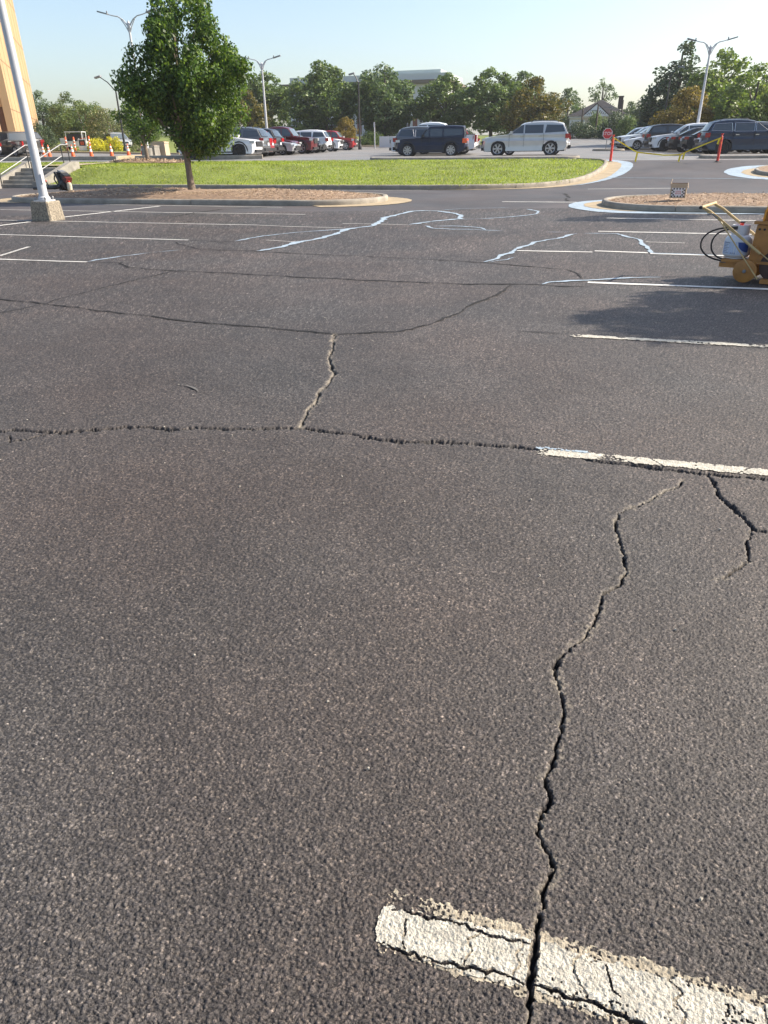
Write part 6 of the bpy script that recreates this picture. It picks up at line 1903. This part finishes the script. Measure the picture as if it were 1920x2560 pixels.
m_.add(vs, [(2 * k, 2 * k + 2, 2 * k + 3, 2 * k + 1) for k in range(10)])
m_.build('blue_emblem', MAT['label_blue'], lb, smooth=True)
for k in range(7):
    wrap(-150, -112 - (k % 3) * 6, 0.212 - k * 0.020, 0.217 - k * 0.020 + (0.004 if k == 0 else 0), 0.1533, 'print_line', 'print_grey', lb, 5)
for k in range(3): wrap(-104 + k * 8, -100 + k * 8, 0.082, 0.100, 0.1533, 'print_mark', 'print_grey', lb, 2)
MB().lathe([(0.098, 0.31), (0.100, 0.43)], 28, None, False, False).lathe([(0.094, 0.43), (0.094, 0.31)], 28, None, False, False).build('collar', MAT['tank'], pt, smooth=40)
vv_ = MB().lathe([(0.022, 0.31), (0.022, 0.365), (0.03, 0.37), (0.03, 0.385)], 12).build('valve', MAT['brass'], pt)
MB().tube([(0.0, 0, 0.355), (0.08, -0.03, 0.350)], 0.014, 8).build('outlet', MAT['brass'], vv_)
MB().lathe([(0.028, 0.385), (0.030, 0.40), (0.020, 0.43), (0.026, 0.455)], 10).build('regulator', MAT['red_plastic'], pt)
MB().lathe([(0.036, 0.455), (0.036, 0.467)], 10).build('hand_wheel', MAT['black_plastic'], pt)

# ------------------------------------------------------------------ cardboard box with checkered print
bx = empty('cardboard_box', (1.30, 20.62, 0.235), R(-5))
tag(bx, 'open cardboard box with black and white checkered print on the mulch', 'box')
bw, bdp, bh = 0.37, 0.30, 0.33
MB().box((0, -bdp / 2, bh / 2), (bw, 0.008, bh)).build('front_panel', MAT['card'], bx)
MB().box((0, bdp / 2, bh / 2), (bw, 0.008, bh)).build('back_panel', MAT['card_shade'], bx)
for s in (-1, 1): MB().box((s * bw / 2, 0, bh / 2), (0.008, bdp - 0.008, bh)).build('side_panel', MAT['card'], bx)
MB().box((0, 0, 0.01), (bw - 0.01, bdp - 0.01, 0.01)).build('bottom_panel', MAT['card_shade'], bx)
MB().box((-bw / 2 - 0.012, -0.02, bh + 0.02), (0.008, bdp * 0.9, 0.15), M=Matrix.Rotation(R(14), 3, 'Y')).build('flap', MAT['card'], bx)
MB().box((bw / 2 + 0.02, 0, bh - 0.05), (0.006, bdp * 0.95, 0.12), M=Matrix.Rotation(R(-12), 3, 'Y')).build('flap', MAT['card'], bx)
lbl = MB().box((0, -bdp / 2 - 0.006, 0.125), (0.31, 0.004, 0.21)).build('printed_label', MAT['ink_white'], bx)
sq = 0.0345
for i in range(9):
    for j in range(6):
        if 2 <= i <= 6 and 1 <= j <= 4: continue
        if (i + j) % 2 == 0:
            MB().box((-0.138 + i * sq, -bdp / 2 - 0.0095, 0.125 + (j - 2.5) * sq), (sq * 0.98, 0.002, sq * 0.98)).build('check_square', MAT['ink_black'], lbl)
# unreadable red lettering in two lines
for row, (z_, w_) in enumerate(((0.150, 0.13), (0.105, 0.15))):
    for k in range(5):
        x_ = -w_ / 2 + (k + 0.5) * w_ / 5
        MB().box((x_, -bdp / 2 - 0.0098, z_), (w_ / 5 * 0.34, 0.002, 0.034), M=Matrix.Rotation(R(12 if k % 2 else -6), 3, 'Y')).box((x_ + 0.007, -bdp / 2 - 0.0102, z_ + (0.012 if k % 2 else -0.012)), (w_ / 5 * 0.6, 0.002, 0.009)).build('red_lettering', MAT['ink_red'], lbl)

# ------------------------------------------------------------------ backpack leaf blower
lbw = empty('leaf_blower', (-18.55, 22.3, 0.25), R(-8))
tag(lbw, 'black and red backpack leaf blower lying on the left mulch island', 'leaf blower')
MB().prism([(-0.06, 0.0), (0.06, 0.0), (0.10, 0.16), (0.05, 0.38), (-0.08, 0.56), (-0.16, 0.58), (-0.18, 0.54), (-0.08, 0.34), (-0.05, 0.14)], -0.20, 0.20, lambda p, t: (p[0] - 0.02, t, p[1])).build('back_frame', MAT['black_plastic'], lbw, smooth=30)
MB().lathe([(0.06, -0.11), (0.20, -0.10), (0.225, -0.02), (0.215, 0.06), (0.10, 0.11)], 22, Matrix.Translation((0.07, 0.0, 0.20)) @ Matrix.Rotation(R(78), 4, 'Y')).build('fan_housing', MAT['black_plastic'], lbw, smooth=40)
MB().box((0.19, -0.02, 0.34), (0.18, 0.26, 0.16), M=Matrix.Rotation(R(25), 3, 'Y')).build('engine_cover', M('dark_red_plastic', (0.10, 0.012, 0.009), 0.5, var=0.2), lbw)
MB().box((0.10, 0.0, 0.44), (0.20, 0.28, 0.16), M=Matrix.Rotation(R(30), 3, 'Y')).build('air_filter', MAT['black_plastic'], lbw)
MB().lathe([(0.03, -0.13), (0.075, -0.11), (0.085, 0.0), (0.075, 0.11), (0.03, 0.13)], 14, Matrix.Translation((0.27, -0.05, 0.12))).build('fuel_tank', M('fuel_tank_plastic', (0.62, 0.56, 0.42), 0.4, var=0.1), lbw, smooth=60)
MB().lathe([(0.035, 0), (0.035, 0.05)], 10, Matrix.Translation((0.28, -0.05, 0.245))).build('fuel_cap', MAT['red_plastic'], lbw)
MB().box((0.0, -0.02, 0.58), (0.17, 0.22, 0.05), M=Matrix.Rotation(R(18), 3, 'Y')).build('top_cover', MAT['grey_steel'], lbw)
for y in (-0.14, 0.12):
    MB().tube([(-0.10, y, 0.54), (-0.24, y - 0.01, 0.44), (-0.28, y - 0.01, 0.34), (-0.21, y, 0.22), (-0.09, y, 0.10)], 0.022, 8).build('shoulder_strap', MAT['black_plastic'], lbw, smooth=40)
tbp = [(0.02, -0.2, 0.12), (-0.16, -0.22, 0.10), (-0.34, -0.23, 0.085), (-0.55, -0.23, 0.075), (-0.95, -0.24, 0.055), (-1.25, -0.24, 0.05)]
MB().tube(tbp, [0.06, 0.058, 0.055, 0.05, 0.047, 0.052], 14).build('blower_tube', MAT['black_plastic'], lbw, smooth=40)
for k in range(5): MB().lathe([(0.064, -0.01), (0.064, 0.01)], 14, Matrix.Translation((-0.10 - 0.045 * k, -0.218, 0.107 - 0.004 * k)) @ Matrix.Rotation(R(90), 4, 'Y')).build('tube_rib', MAT['rubber'], lbw)
hd_ = MB().tube([(-0.50, -0.23, 0.10), (-0.545, -0.24, 0.20), (-0.575, -0.24, 0.27)], [0.02, 0.018, 0.02], 8).build('control_handle', MAT['black_plastic'], lbw, smooth=40)
MB().lathe([(0.024, 0), (0.026, 0.05), (0.015, 0.07)], 10, Matrix.Translation((-0.58, -0.24, 0.25)) @ Matrix.Rotation(R(-15), 4, 'Y')).build('grip_end', MAT['red_plastic'], hd_)

# ------------------------------------------------------------------ small litter
pm = MB()
for k in range(260):
    x, y = rng.uniform(-3.5, 2.8), rng.uniform(0.7, 8.0)
    s_ = rng.uniform(0.002, 0.0055)
    Mr = Matrix.Rotation(rng.uniform(0, 6), 3, 'Z') @ Matrix.Rotation(rng.uniform(-0.6, 0.6), 3, 'X')
    pm.box((x, y, 0.004 + s_ * 0.3), (s_ * 2.0, s_ * 1.4, s_), M=Mr, taper=0.6)
o = pm.build('grit', M('loose_grit', (0.36, 0.33, 0.28), 0.9, var=0.4, vscale=9))
tag(o, 'loose pale grit scattered over the asphalt', 'grit', kind='stuff')

# ------------------------------------------------------------------ thin summer haze
hz_m = bpy.data.materials.new('haze_air')
hz_m.use_nodes = True
hn = hz_m.node_tree.nodes
for nd in list(hn):
    if nd.type != 'OUTPUT_MATERIAL': hn.remove(nd)
pv = hn.new('ShaderNodeVolumePrincipled')
pv.inputs['Color'].default_value = (0.92, 0.95, 1.0, 1)
pv.inputs['Density'].default_value = 0.00035
pv.inputs['Anisotropy'].default_value = 0.3
hz_m.node_tree.links.new(pv.outputs[0], hn['Material Output'].inputs['Volume'])
hb = MB().box((0, 300, 10.0), (2000, 2600, 24.0)).build('haze', hz_m)
tag(hb, 'thin pale summer haze in the air over the lots', 'haze', kind='stuff')
